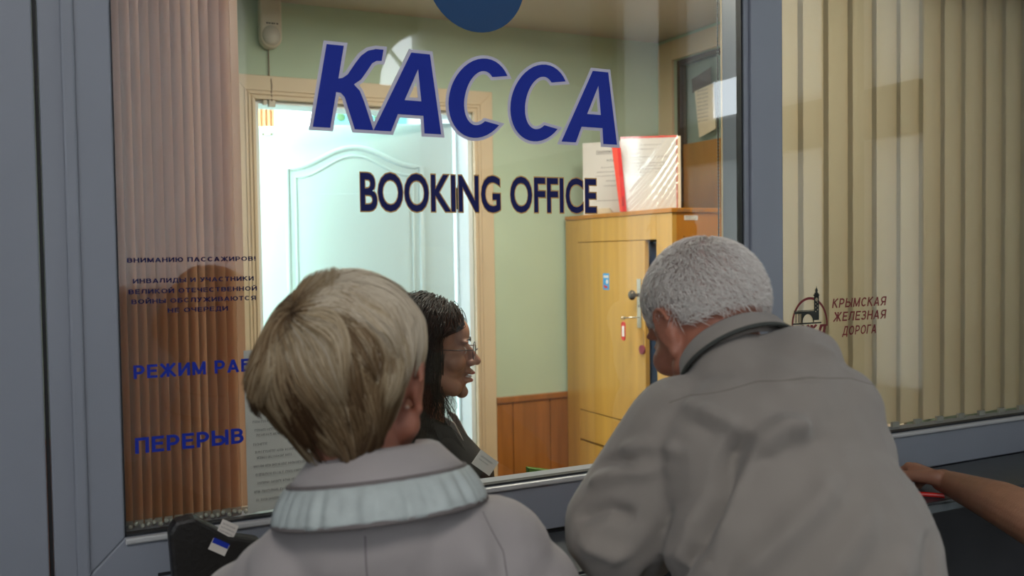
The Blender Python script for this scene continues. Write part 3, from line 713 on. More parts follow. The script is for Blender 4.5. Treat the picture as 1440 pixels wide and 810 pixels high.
mb = MB(); mb.b2((FX-.0045, 1.232, 1.345), (FX-.0047, 1.236, 1.355)); mb.build('keyhole', 'ink', dr)
# key tag hangs from the key
kt = thing('key_tag', 'red plastic key tag hanging from the key in the cabinet door', 'key tag', (FX-.055, 1.262, 1.300))
mb = MB(); mb.tube([(0, .0, .004), (0, .002, -.016)], .0009, 5); mb.build('ring', 'steel', kt)
rim = [(0, .0115*math.cos(a), -.043+(.024 if math.sin(a) > 0 else -.024)+.010*math.sin(a)) for a in np.linspace(0, 2*PI, 21)[:-1]]
MB().tube(rim, .0022, 6, True).build('rim', 'red_plastic', kt, smooth=True)
MB().prism([(-.0008, p[1], p[2]) for p in rim], (.0016, 0, 0)).build('plate', 'red_plastic', kt)
MB().b2((-.0018, -.0075, -.063), (.0018, .0075, -.024)).build('paper_insert', 'paper', kt)
# sticker
st = MB().b2((FX-.0026, 1.438, 1.405), (FX-.002, 1.482, 1.470)).build('sticker', 'sticker_blue', dr); tag(st, 'small blue and white sticker with a red motif')
mb = MB(); mb.b2((FX-.0032, 1.443, 1.452), (FX-.0026, 1.476, 1.462)); mb.ball((FX-.003, 1.452, 1.437), (.0006, .008, .009), 12, 6); mb.build('sticker_print', 'paper', st)
mb = MB(); mb.b2((FX-.0036, 1.450, 1.412), (FX-.0030, 1.470, 1.420)); mb.ball((FX-.0034, 1.470, 1.420), (.0006, .005, .005), 10, 6); mb.build('sticker_print', 'red_plastic', st)
# label and handwriting on the side
lb = MB().b2((2.053, 1.0290, 1.664), (2.113, 1.0298, 1.680)).build('paper_label', 'paper', cb)
lines_mesh('label_text', [(.004, .0095, .050, .0035), (.004, .003, .050, .0035)], 'ink', cb, (2.053, 1.0287, 1.664), FACE_HALL, 9)
text_mesh('handwriting', 'АЦБК ОТОС', (2.020, 1.0256, 1.6925), .0100, .125, 'ink_grey', cb, offset=.0, shear=.1)
mb = MB(); mb.ball((2.052, 1.0295, 1.605), (.0025, .001, .0025), 8, 6); mb.build('nail', 'bronze', cb)
# things standing on the cabinet
def frame_at(o, p, ang): o.location = p; o.rotation_euler = (0, 0, ang)
VA = R(-36)
rd = thing('paper_file', 'clear file of white sheets with a red back, standing on the yellow cabinet', 'file', (2.005, 1.36, 1.7075), VA)
o = MB().b2((.0, .004, 0), (.215, .007, .288)).build('red_backing', 'red_file', rd)
mb = MB(); N = 12
for i in range(N+1):
    mb.v += [(.213*i/N, -.0005+.002*math.sin(i*.5), .001), (.213*i/N, .0005, .280)]
mb.f = [(2*i, 2*i+2, 2*i+3, 2*i+1) for i in range(N)]
MB().b2((0.001, .0005, 0.001), (.211, .0035, .280)).build('sheet', 'paper', rd)
mb = MB(); 
lines_mesh('printed_text', [(.075, .252, .08, .004), (.035, .236, .09, .004), (.03, .221, .045, .004), (.03, .206, .15, .004), (.03, .195, .05, .004), (.03, .183, .15, .004), (.03, .172, .14, .004), (.03, .160, .15, .004), (.03, .148, .11, .004), (.03, .137, .06, .004)], 'ink_grey', rd, (0, -.0002, 0), FACE_HALL, 11)
# wavy clear sleeve
mb = MB(); NX, NZ = 44, 52
for i in range(NX+1):
    for k in range(NZ+1):
        u, v = i/NX, k/NZ
        d = max(0, u*1.0-v*.75+.05); rip = .006*math.sin(26*(v-.9*u**1.4))*min(1, d*2)
        mb.v.append((.217*u, -.006-abs(rip)-.002*math.sin(PI*u), .284*v+.003))
mb.f = [((NZ+1)*i+k, (NZ+1)*(i+1)+k, (NZ+1)*(i+1)+k+1, (NZ+1)*i+k+1) for i in range(NX) for k in range(NZ)]
mb.build('clear_sleeve', 'sleeve_plastic', rd, smooth=True)
MB().b2((.205, .008, 0), (.228, .018, .285)).build('rear_sheets', 'paper_warm', rd)
rs = thing('red_folder', 'narrow red plastic file spine leaning between the papers on the cabinet', 'folder', (1.995, 1.345, 1.7075), VA)
mb = MB(); mb.prism([(-.004, -.006, 0), (.022, -.012, 0), (-.012, -.010, .288), (-.038, -.004, .290)], (0, .010, 0)); mb.build('spine', 'red_file', rs, bevel=.001)
MB().prism([(.006, -.016, .0), (.022, -.016, .0), (.002, -.014, .24), (-.012, -.014, .26)], (0, .002, 0)).build('folded_cover', 'red_plastic', rs, bevel=.001)
t = text_mesh('lettering', 'КАССА', (.012, -.0165, .022), .009, .034, 'ink', rs, offset=.01, rot=(R(90), R(-82), 0))
lf = thing('paper_file', 'upright white printed sheet behind the red spine, on the left of the cabinet top', 'file', (2.015, 1.655, 1.7075), R(-50))
MB().b2((0, 0, 0), (.210, .003, .297)).build('sheet', 'paper', lf)
text_mesh('heading', 'Профилактика', (.058, -.0006, .252), .0115, .095, 'ink', lf, offset=.0, shear=.3)
MB().b2((.058, -.0006, .2475), (.153, -.0002, .2487)).build('underline', 'ink', lf)
lines_mesh('printed_text', [(.105, .215, .035, .009), (.08, .190, .08, .0045), (.06, .172, .12, .0045), (.055, .156, .12, .0045), (.10, .135, .05, .0045), (.09, .115, .06, .0045), (.055, .055, .11, .0045)], 'ink', lf, (0, -.0004, 0), FACE_HALL, 13)
cr_ = thing('paper_stack', 'low cream stack of paper slips at the foot of the white sheet on the cabinet', 'paper stack', (2.002, 1.640, 1.7075), R(-42))
for k in range(4): MB().b2((.03+.003*k, -.035+.002*k, .0062*k), (.13-.004*k, -.006, .0062*k+.006)).build('slip', 'paper_warm', cr_, bevel=.0008)

# ------------------------------------------------------------------ desk, chair and folder in the office
dk = thing('desk', 'wooden desk under the window in the office', 'desk')
MB().b2((1.045, .08, .86), (1.94, .62, .89)).build('desk_top', 'desk_wood', dk, bevel=.003)
MB().b2((1.44, .10, .0), (1.465, .60, .86)).build('side_panel', 'desk_wood', dk)
MB().b2((1.895, .10, 0), (1.92, .60, .86)).build('side_panel', 'desk_wood', dk)
MB().b2((1.465, .58, .3), (1.895, .60, .86)).build('back_panel', 'desk_wood', dk)
gf = thing('green_folder', 'dark green folder standing on the desk just above the sill', 'folder', (1.06, .34, .891), R(-6))
mb = MB(); mb.prism([(0, 0, 0), (.26, 0, 0), (.24, 0, .085), (-.01, 0, .138)], (0, .012, 0)); mb.build('cover', 'green_folder', gf, bevel=.001)
MB().b2((.01, .013, 0), (.24, .028, .075)).build('pages', 'paper', gf)
MB().prism([(0, .029, 0), (.26, .029, 0), (.24, .029, .085), (-.005, .029, .135)], (0, .003, 0)).build('cover', 'green_folder', gf)
#PEOPLE
# ------------------------------------------------------------------ people: helpers
def np_mesh(name, v, f, material, parent, smooth=True, kind=None, tone=None):
    me = bpy.data.meshes.new(name); v = np.asarray(v, np.float32); f = np.asarray(f, np.int32)
    me.vertices.add(len(v)); me.vertices.foreach_set('co', v.ravel())
    k = f.shape[1]; me.loops.add(f.size); me.loops.foreach_set('vertex_index', f.ravel())
    me.polygons.add(len(f)); me.polygons.foreach_set('loop_start', np.arange(0, f.size, k, dtype=np.int32))
    me.update(calc_edges=True)
    if smooth: me.polygons.foreach_set('use_smooth', [True]*len(f))
    if tone is not None:
        a = me.attributes.new('tone', 'FLOAT', 'POINT'); a.data.foreach_set('value', np.asarray(tone, np.float32).ravel())
    o = link(name, me, material, parent)
    if kind: o['kind'] = kind
    return o
FK = 1.9
def blob(name, prims, voxel, smooth, material, parent, folds=None, T=None, extra=None):
    """closed, overlapping shapes fused into one continuous skin"""
    mb = MB()
    for p in prims:
        if p[0] == 'e': mb.ball(p[1], p[2], 20, 14, p[3] if len(p) > 3 else None)
        else: mb.cap(p[1], p[2], p[3], p[4], 18)
    me = bpy.data.meshes.new('t'); me.from_pydata(mb.v, [], mb.f)
    bm = bmesh.new(); bm.from_mesh(me); bmesh.ops.recalc_face_normals(bm, faces=bm.faces); bm.to_mesh(me); bm.free()
    t = bpy.data.objects.new('t', me); COL.objects.link(t)
    r = t.modifiers.new('r', 'REMESH'); r.mode = 'VOXEL'; r.voxel_size = voxel
    s = t.modifiers.new('s', 'SMOOTH'); s.factor = 0.5; s.iterations = smooth
    bpy.context.view_layer.update()
    out = bpy.data.meshes.new_from_object(t.evaluated_get(bpy.context.evaluated_depsgraph_get()))
    bpy.data.objects.remove(t); out.name = name; out.materials.clear()
    if folds or extra:
        n = len(out.vertices); co = np.empty(n*3, np.float32); no = np.empty(n*3, np.float32)
        out.vertices.foreach_get('co', co); out.vertex_normals.foreach_get('vector', no)
        co = co.reshape(-1, 3); no = no.reshape(-1, 3); d = np.zeros(n)
        for pts, w, h in (folds or []):
            P = [np.array(q, float) for q in pts]
            for q_ in P:   # lay the fold line on the cloth
                m_ = (np.abs(co[:, 0]-q_[0]) < .009) & (np.abs(co[:, 2]-q_[2]) < .009)
                if m_.any(): q_[1] = co[m_, 1].min()
            best = np.full(n, 9.); tt = np.zeros(n); ln = len(P)-1
            for i in range(ln):
                a, b = P[i], P[i+1]; ab = b-a; q = np.clip(((co-a)@ab)/(ab@ab), 0, 1)
                ds = np.linalg.norm(co-(a+q[:, None]*ab), axis=1); k = ds < best
                best = np.where(k, ds, best); tt = np.where(k, (i+q)/ln, tt)
            d += FK*h*np.exp(-(best/w)**2)*np.clip(np.sin(np.clip(tt, .03, .97)*PI)*1.8, 0, 1)
        if extra: d += extra(co, no)
        co = co+no*d[:, None]; out.vertices.foreach_set('co', co.ravel().astype(np.float32))
    out.polygons.foreach_set('use_smooth', [True]*len(out.polygons)); out.update()
    return link(name, out, material, parent)
def TM(loc, rot=(0, 0, 0), s=1.0):
    return Matrix.Translation(loc) @ Euler(rot, 'XYZ').to_matrix().to_4x4() @ Matrix.Scale(s, 4)
def head_prims(T, female=False, mouth=0.0):
    s = T.to_scale().x; Q = T.to_quaternion()
    def e(c, r, rot=(0, 0, 0)):
        q = Q @ Euler(rot).to_quaternion(); return ('e', T @ Vector(c), tuple(k*s for k in r), q.to_euler())
    def c(a, b, ra, rb): return ('c', T @ Vector(a), T @ Vector(b), ra*s, rb*s)
    P = [e((0, -.012, .022), (.075, .093, .086)), e((0, .030, -.025), (.060, .060, .078)), e((0, .055, .035), (.052, .036, .04)),
         e((0, .048, -.078), (.043, .040, .032)), e((0, .079, -.096-mouth), (.019, .016, .015)),
         c((0, .084, .008), (0, .110, -.026), .0075, .0105), e((.011, .098, -.030), (.009, .011, .008)), e((-.011, .098, -.030), (.009, .011, .008)),
         e((0, .095, -.052), (.022, .011, .006)), e((0, .091, -.067-mouth), (.020, .011, .0075)), e((0, .084, -.044), (.018, .012, .012)),
         e((.028, .080, .020), (.022, .010, .006)), e((-.028, .080, .020), (.022, .010, .006)),
         e((.040, .058, -.028), (.024, .028, .024)), e((-.040, .058, -.028), (.024, .028, .024)),
         c((.055, .01, -.06), (.03, .06, -.088), .022, .02), c((-.055, .01, -.06), (-.03, .06, -.088), .022, .02)]
    for sx in (-1, 1):
        P += [e((sx*.030, .0735, -.001), (.0155, .012, .010)),
              e((sx*.075, -.002, -.014), (.006, .016, .026), (0, sx*.12, 0))]
        ring = [(sx*(.078+.006*math.sin(a*.5)), -.008+.019*math.cos(a), -.010+.031*math.sin(a)) for a in np.linspace(R(-70), R(170), 9)]
        for a, b in zip(ring[:-1], ring[1:]): P.append(c(a, b, .0042, .0042))
        P.append(e((sx*.077, .001, -.040), (.005, .008, .009)))
        P.append(e((sx*.077, .012, -.014), (.004, .005, .008)))
    return P
def hand_prims(w, d, n, side, curl=(25, 35, 25), thumb=35, s=1.0, spread=4):
    """w wrist, d direction of the fingers, n back of the hand, side +1/-1 thumb side"""
    d = Vector(d).normalized(); n = Vector(n); n = (n-d*n.dot(d)).normalized(); t = d.cross(n)*side; w = Vector(w)
    P = [('c', w-d*.02*s, w+d*.02*s, .024*s, .024*s)]
    for i, (L1, off) in enumerate(((.082, .030), (.086, .010), (.081, -.010), (.073, -.028))):
        k = w+d*(L1*s)+t*(off*s)+n*(.004*s if i in (1, 2) else 0)
        P.append(('c', w+t*(off*.5*s)+d*.015*s, k, .016*s, .0115*s))
        ln = (.044, .049, .045, .036)[i]; seg = (ln, ln*.62, ln*.5); q = k; ang = 0
        for j in range(3):
            ang += R(curl[j]); sp = R((1.5-i)*spread)
            dd = d*math.cos(ang)-n*math.sin(ang); dd = (dd+t*math.tan(sp)).normalized()
            e = q+dd*seg[j]*s; r = (.0092-.0007*j-(.001 if i == 3 else 0))*s
            P.append(('c', q, e, r, r-.0006)); q = e
    a = w+d*.018*s+t*.022*s; td = (d*math.cos(R(thumb))+t*math.sin(R(thumb))-n*.35).normalized()
    b = a+td*.042*s; P.append(('c', a, b, .016*s, .012*s))
    td2 = (td+d*.35-n*.15).normalized(); c = b+td2*.032*s; P.append(('c', b, c, .0115*s, .0105*s))
    td3 = (td2+d*.25).normalized(); P.append(('c', c, c+td3*.024*s, .0102*s, .0085*s))
    return P

def snoise(seed, n=10, f=(1, 9)):
    r = np.random.default_rng(seed); fr = r.uniform(*f, n); ph = r.uniform(0, 6.28, n); am = 1/np.sqrt(np.arange(1, n+1))
    def g(x): return sum(am[i]*np.sin(fr[i]*x+ph[i]) for i in range(n))/am.sum()*1.6
    return g
def strands(name, P, rad, tone, material, parent, T=None):
    """P [n,k,3] strand points; three-sided tapering fibres in one mesh"""
    n, k, _ = P.shape
    t = np.gradient(P, axis=1); t /= np.linalg.norm(t, axis=2, keepdims=True)+1e-9
    ref = np.tile(np.array([.31, .83, .46]), (n, k, 1)); u = np.cross(t, ref); u /= np.linalg.norm(u, axis=2, keepdims=True)+1e-9
    w = np.cross(t, u); prof = np.interp(np.linspace(0, 1, k), [0, .15, .7, 1], [.8, 1, .8, .15])[None, :, None]
    V = np.stack([P+(u*math.cos(a)+w*math.sin(a))*rad*prof for a in (0, 2.094, 4.189)], axis=2)   # n,k,3,3
    idx = np.arange(n*k*3).reshape(n, k, 3)
    F = [np.stack([idx[:, :-1, j], idx[:, :-1, (j+1) % 3], idx[:, 1:, (j+1) % 3], idx[:, 1:, j]], axis=-1).reshape(-1, 4) for j in range(3)]
    V = V.reshape(-1, 3)
    if T is not None: M_ = np.array(T); V = V@M_[:3, :3].T+M_[:3, 3]
    tn = np.repeat(tone.reshape(n, k), 3, axis=1).ravel()
    return np_mesh(name, V, np.concatenate(F), material, parent, True, 'stuff', tn)
def basis(c):
    c = np.array(c, float); c /= np.linalg.norm(c); a = np.array([0, 0, 1.]) if abs(c[2]) < .9 else np.array([0, 1., 0])
    u = np.cross(c, a); u /= np.linalg.norm(u); return c, u, np.cross(c, u)
def collar_band(name, prof, center, material, parent, rx=1.0, ry=1.0, tilt=(0, 0, 0), gap=40, n=90, wob=None, thick=.003):
    """a strip swept round the neck; prof(a) gives the cross-section [(radius, height)...]; open at the front by gap degrees"""
    V = []; Q = Euler(tilt).to_matrix(); k = None
    angs = np.linspace(R(90+gap), R(450-gap), n)
    for a in angs:
        pr = prof(a); k = len(pr)
        for j, (r, z) in enumerate(pr):
            rr = r+(wob(a, j) if wob else 0)
            V.append(Vector(center)+Q @ Vector((rr*rx*math.cos(a), rr*ry*math.sin(a), z)))
    F = [(i*k+j, (i+1)*k+j, (i+1)*k+j+1, i*k+j+1) for i in range(n-1) for j in range(k-1)]
    mb = MB(); mb.add(V, F); o = mb.build(name, material, parent, smooth=True)
    m_ = o.modifiers.new('s', 'SOLIDIFY'); m_.thickness = thick; m_.offset = 0
    return o
def trousers(parent, mat_, hips, feet, r=.085):
    P = []
    for (h, f) in zip(hips, feet):
        h, f = Vector(h), Vector(f); kn = h.lerp(f, .5)+Vector((0, .02, 0))
        P += [('c', h, kn, r, .065), ('c', kn, f, .062, .055)]
    P.append(('c', hips[0], hips[1], .10, .10))
    mh = (Vector(hips[0])+Vector(hips[1]))/2; P += [('e', mh+Vector((0, .005, .05)), (.175, .122, .12))]
    return blob('trousers', P, .012, 4, mat_, parent)
def shoes(parent, feet, fwd=(0, 1, 0)):
    fw = Vector(fwd)
    for f in feet:
        f = Vector(f); mb = MB(); c = Vector((f.x, f.y, .045))+fw*.05
        mb.ball(c, (.047, .13, .045), 16, 10, (0, 0, math.atan2(-fw.x, fw.y))); mb.build('shoe', 'black_leather', parent, smooth=True)

def seam(obj, pts, parent, material, r=.0012, name='seam', n=40):
    P = [Vector(p) for p in pts]; out = []
    for i in range(n+1):
        t = i/n*(len(P)-1); k = min(int(t), len(P)-2); q = P[k].lerp(P[k+1], t-k)
        hit, loc, nor, _ = obj.ray_cast(Vector((q.x, -1.5, q.z)), Vector((0, 1, 0)))
        if hit: out.append(loc-nor*r*.35)
    if len(out) > 3: MB().tube(out, r, 6).build(name, material, parent, smooth=True)
# ------------------------------------------------------------------ woman customer, blond, seen from behind
wo = thing('person', 'person with short blond hair in a cream jacket with ruffled collar, back to us', 'person', (.3964, -.5054, 0), -YAW)
HT = TM((-.041, -.028, 1.418), (R(-6), R(0), R(-5)), 1.0)
HB = TM((-.030, -.024, 1.398), (R(-6), R(0), R(-6)), 1.0)
sk = head_prims(HB)+[('c', (-.042, -.045, 1.36), (-.012, -.05, 1.20), .050, .060), ('e', (0, -.01, 1.02), (.15, .09, .20)), ('e', (0, 0, .80), (.15, .10, .14)),
     ('c', (-.12, 0, 1.13), (.12, 0, 1.16), .045, .045), ('c', (-.17, 0, 1.10), (-.22, .05, .85), .045, .036), ('c', (-.22, .05, .85), (-.12, .26, .95), .036, .027),
     ('c', (.17, 0, 1.12), (.22, .07, .86), .045, .036), ('c', (.22, .07, .86), (.10, .28, .97), .036, .027),
     ('c', (-.08, 0, .78), (-.08, .02, .42), .08, .055), ('c', (-.08, .02, .42), (-.08, .0, .09), .05, .035), ('c', (-.08, 0, .06), (-.08, .09, .035), .035, .03),
     ('c', (.08, 0, .78), (.08, .02, .42), .08, .055), ('c', (.08, .02, .42), (.08, .0, .09), .05, .035), ('c', (.08, 0, .06), (.08, .09, .035), .035, .03)]
sk += hand_prims((-.115, .28, .955), (.45, .9, .05), (0, 0, 1), 1, (20, 30, 20), s=.92)
sk += hand_prims((.095, .30, .975), (-.35, .9, .02), (0, 0, 1), -1, (20, 30, 20), s=.92)
blob('body', sk, .0045, 4, 'skin_red', wo)
nw1 = snoise(41, 8, (15, 45)); nw2 = snoise(42, 8, (15, 45))
J = [('e', (-.005, -.02, 1.06), (.185, .125, .19)), ('e', (0, -.01, .86), (.185, .13, .20)), ('c', (-.13, -.01, 1.115), (.13, -.01, 1.155), .082, .085),
     ('c', (-.10, -.04, 1.15), (.085, -.04, 1.18), .075, .075), ('c', (-.03, -.05, 1.19), (.01, -.05, 1.20), .085, .085),
     ('c', (-.185, 0, 1.085), (-.245, .05, .86), .072, .062), ('c', (-.245, .05, .86), (-.14, .24, .945), .062, .048),
     ('c', (.175, 0, 1.105), (.238, .06, .87), .078, .064), ('c', (.238, .06, .87), (.12, .26, .965), .064, .048)]
fo = [([(.10, -.10, 1.22), (.15, -.11, 1.12), (.16, -.12, .98)], .018, .006), ([(-.16, -.10, 1.14), (-.15, -.13, 1.0)], .018, .005),
      ([(-.05, -.16, 1.12), (.02, -.17, 1.02), (.05, -.17, .9)], .03, .005), ([(.20, -.06, 1.13), (.19, -.10, 1.03)], .014, -.006), ([(.12, -.13, 1.16), (.13, -.14, 1.02)], .012, -.006),
      ([(-.20, -.07, 1.08), (-.18, -.10, .98)], .014, -.006)]
jk = blob('jacket', J, .006, 9, 'cream_jacket', wo, fo, extra=lambda co, no: .0012*nw1(co[:, 0]*.9+co[:, 2])*nw2(co[:, 2]-co[:, 0]*.4))
seam(jk, [(-.01, 0, 1.225), (-.005, 0, 1.10), (0, 0, .98)], wo, 'seam_dark', .0009)
seam(jk, [(.125, 0, 1.235), (.150, 0, 1.19), (.160, 0, 1.12), (.150, 0, 1.0)], wo, 'seam_dark', .0009)
trousers(wo, 'trousers', ((-.085, 0, .78), (.085, 0, .78)), ((-.08, 0, .12), (.08, 0, .12)), .10)
shoes(wo, ((-.08, 0, 0), (.08, 0, 0)))
nz = snoise(5, 12, (14, 46))
cc = (-.008, -.028, 1.256); ct = (R(-8), R(-6), 0)
def pr_shell(a): return [(.066, .020), (.067, .043), (.073, .051), (.081, .047), (.096, .030), (.113, .012)]
def pr_ruf(a):
    g = .5+.5*nz(a)
    return [(.1105, .015), (.115+.003*g, .012), (.118+.010*g, .001), (.122+.013*g, -.010), (.129+.009*g, -.022), (.1345, -.028)]
def pr_edge(zr): return lambda a: [(zr[0], zr[1]), (zr[0]+.0018, zr[1]-.001), (zr[0]+.0022, zr[1]-.003), (zr[0], zr[1]-.004)]
collar_band('collar', pr_shell, cc, 'cream_jacket', wo, tilt=ct)
collar_band('collar_ruffle', pr_ruf, cc, 'ruffle', wo, tilt=ct, n=260)
collar_band('collar_seam', pr_edge((.111, .0175)), cc, 'seam_dark', wo, tilt=ct)
collar_band('collar_seam', pr_edge((.1335, -.026)), cc, 'seam_dark', wo, tilt=ct, n=120, wob=lambda a, j: .001*math.sin(a*7))
# hair
def hair_surface(D, lift):
    """D unit directions in the head frame"""
    z = D[..., 2]; nar = 1-.22*np.clip(-z, 0, 1)**1.6
    rx, ry = .108, .113; rz = np.where(z > 0, .112, .142)
    r = 1/np.sqrt((D[..., 0]/(rx*nar))**2+(D[..., 1]/(ry*nar))**2+(z/rz)**2)
    return r*lift
def blond():
    N, K, M_ = 17000, 18, 230
    c = np.array([-.50, -.62, .60]); c /= np.linalg.norm(c); cen = np.array([0, -.012, 0])
    def trace(D0, ln, jit):
        D = D0.copy(); out = [D.copy()]; nn = len(D)
        for k in range(K-1):
            t = D-c*(D@c)[:, None]; dist = np.arccos(np.clip(D@c, -1, 1)); t /= np.linalg.norm(t, axis=1, keepdims=True)+1e-6
            sw = np.cross(c, t); wr = np.exp(-(dist/.9)**2)[:, None]
            d = t*(.35+1.0*wr)+sw*(.55*wr)+np.array([0, .12, -1.0])*(1.05-.8*wr)+jit*.35
            d = d+.22*np.stack([np.sin(9*D[:, 1]+7*D[:, 2]), np.sin(8*D[:, 0]+5*D[:, 2]+1), np.sin(11*D[:, 0]+2)], 1)
            d -= D*(d*D).sum(1)[:, None]; d /= np.linalg.norm(d, axis=1, keepdims=True)+1e-6
            D = D+d*(ln/K)[:, None]; D /= np.linalg.norm(D, axis=1, keepdims=True); out.append(D.copy())
        return np.stack(out, 1)
    def seeds(n):
        D = RNG.normal(size=(n*3, 3)); D /= np.linalg.norm(D, axis=1, keepdims=True)
        ok = (D[:, 2] > -.62) & ~((D[:, 1] > .55) & (D[:, 2] < .35)); return D[ok][:n]
    L0 = seeds(M_); Ll = RNG.uniform(.55, 1.0, len(L0)); G = trace(L0, Ll, RNG.normal(0, .35, (len(L0), 3)))
    D0 = seeds(N); N = len(D0); lk = np.argmax(D0@L0.T+RNG.normal(0, .01, (N, len(L0))), axis=1)
    D = trace(D0, Ll[lk]*RNG.uniform(.85, 1.1, N), RNG.normal(0, .12, (N, 3)))
    s = np.linspace(0, 1, K)[None, :, None]; cw = .62*s**1.2
    D = D*(1-cw)+G[lk]*cw; D /= np.linalg.norm(D, axis=2, keepdims=True)
    lay = RNG.uniform(0, 1, len(L0)); out_ = RNG.uniform(-.01, .055, len(L0))
    lift = .94+.055*lay[lk][:, None]+.02*RNG.uniform(0, 1, (N, 1))+out_[lk][:, None]*s[..., 0]**2
    dist = np.arccos(np.clip(D@c, -1, 1))
    lift = lift+.03*np.exp(-((dist-.9)/.4)**2)-.06*np.exp(-(dist/.22)**2)+.025*np.clip(D[..., 0], 0, 1)*np.clip(D[..., 2]+.3, 0, 1)
    lift = lift+.012*np.sin(s[..., 0]*3+lk[:, None]*1.3)*s[..., 0]
    P = D*hair_surface(D, lift)[..., None]; P[..., 1] -= .012
    g = np.exp(-((P[..., 0]+.10)/.03)**2-((P[..., 2]+.03)/.05)**2)*s[..., 0]**2; P[..., 0] -= .020*g; P[..., 2] -= .014*g
    sm = np.clip((.055-P[..., 2])/.08, 0, 1)*np.clip((P[..., 0]-.03)/.04, 0, 1)*np.clip((P[..., 1]+.09)/.05, 0, 1); P[..., 0] *= 1-.20*sm
    hid = ((P[..., 0] > .056) & (P[..., 2] < -.022) & (P[..., 2] > -.12) & (P[..., 1] > -.040)).any(1)
    face = hid | (D[:, -1, 1] > .60) & (D[:, -1, 2] < .1)
    ear = (P[:, -1, 1] > -.035) & (P[:, -1, 1] < .06) & (P[:, -1, 2] < -.02) & (P[:, -1, 0] > .05)
    low = P[:, -1, 2] < -.126+RNG.normal(0, .006, N)
    keep = ~(face | ear | low); P = P[keep]; n = len(P); lk = lk[keep]; z = P[..., 2]
    tl = RNG.normal(0, .17, len(L0))
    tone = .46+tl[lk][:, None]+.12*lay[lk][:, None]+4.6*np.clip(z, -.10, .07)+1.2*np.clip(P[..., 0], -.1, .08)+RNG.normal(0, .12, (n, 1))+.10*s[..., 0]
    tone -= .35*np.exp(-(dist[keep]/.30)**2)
    return P, np.clip(tone, 0, 1)
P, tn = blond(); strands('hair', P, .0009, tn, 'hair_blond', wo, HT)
mb = MB(); base = []
for i in range(33):
    for j in range(48):
        a = PI*i/32; b = 2*PI*j/48; D = np.array([math.sin(a)*math.cos(b), math.sin(a)*math.sin(b), math.cos(a)])
        r = float(hair_surface(D, .90)); 
        if D[1] > .5 and D[2] < .3: r = min(r, .07)
        if D[2] < -.72: r = min(r, .085)
        if D[1] > -.55 and D[0] > .4 and D[2] < .1: r = min(r, .066)
        mb.v.append(HT @ Vector((D[0]*r, D[1]*r-.012, D[2]*r)))
mb.f = [(i*48+j, (i+1)*48+j, (i+1)*48+(j+1) % 48, i*48+(j+1) % 48) for i in range(32) for j in range(48)]
mat('hair_under', (.10, .055, .025), .7); mb.build('hair_base', 'hair_under', wo, smooth=True)

# ------------------------------------------------------------------ man customer, white hair, leaning to the hatch
mn = thing('person', 'person with cropped white hair in a taupe jacket, leaning forward to the glass', 'person', (.8468, -.7117, 0), -YAW)
HM = TM((-.042, .165, 1.449), (R(-32), R(-4), R(28)), 1.055)
sk = head_prims(HM)+[('c', (-.035, .13, 1.42), (.0, .03, 1.33), .058, .066), ('e', (.02, .01, 1.20), (.13, .085, .16)), ('e', (.03, -.08, 1.02), (.14, .095, .17)), ('e', (.03, -.10, .88), (.15, .10, .12)),
     ('c', (-.09, .06, 1.31), (-.18, .08, 1.14), .05, .042), ('c', (-.18, .08, 1.14), (-.10, .38, 1.03), .042, .03),
     ('c', (.085, .04, 1.295), (.13, .14, 1.11), .045, .042), ('c', (.13, .14, 1.11), (.06, .42, 1.03), .042, .03),
     ('c', (-.07, -.10, .86), (-.09, -.05, .45), .09, .06), ('c', (-.09, -.05, .45), (-.09, -.10, .09), .055, .04), ('c', (-.09, -.10, .06), (-.09, .0, .035), .038, .032),
     ('c', (.12, -.10, .86), (.12, -.05, .45), .09, .06), ('c', (.12, -.05, .45), (.12, -.10, .09), .055, .04), ('c', (.12, -.10, .06), (.12, .0, .035), .038, .032)]
sk += hand_prims((-.095, .40, 1.022), (.25, .95, -.05), (0, 0, 1), 1, (18, 25, 18))
sk += hand_prims((.055, .44, 1.022), (-.15, .95, -.05), (0, 0, 1), -1, (18, 25, 18))
blob('body', sk, .0045, 4, 'skin_red', mn)
J = [('e', (.015, .0, 1.27), (.158, .105, .135)), ('e', (.035, -.045, 1.13), (.180, .125, .20)), ('e', (.04, -.09, .93), (.185, .13, .17)),
     ('c', (-.09, .05, 1.305), (.085, .02, 1.325), .078, .072), ('c', (-.03, .06, 1.36), (.045, .03, 1.385), .065, .062),
     ('c', (-.02, .05, 1.37), (.03, .0, 1.33), .07, .09), ('c', (.0, .05, 1.378), (.055, .02, 1.392), .055, .058), ('c', (.05, .0, 1.36), (.095, .0, 1.335), .064, .062),
     ('c', (-.095, .055, 1.295), (-.185, .07, 1.165), .085, .078), ('c', (-.185, .07, 1.165), (-.11, .34, 1.045), .078, .052),
     ('c', (.09, .03, 1.29), (.13, .13, 1.12), .080, .075), ('c', (.135, .13, 1.12), (.07, .38, 1.045), .072, .052)]
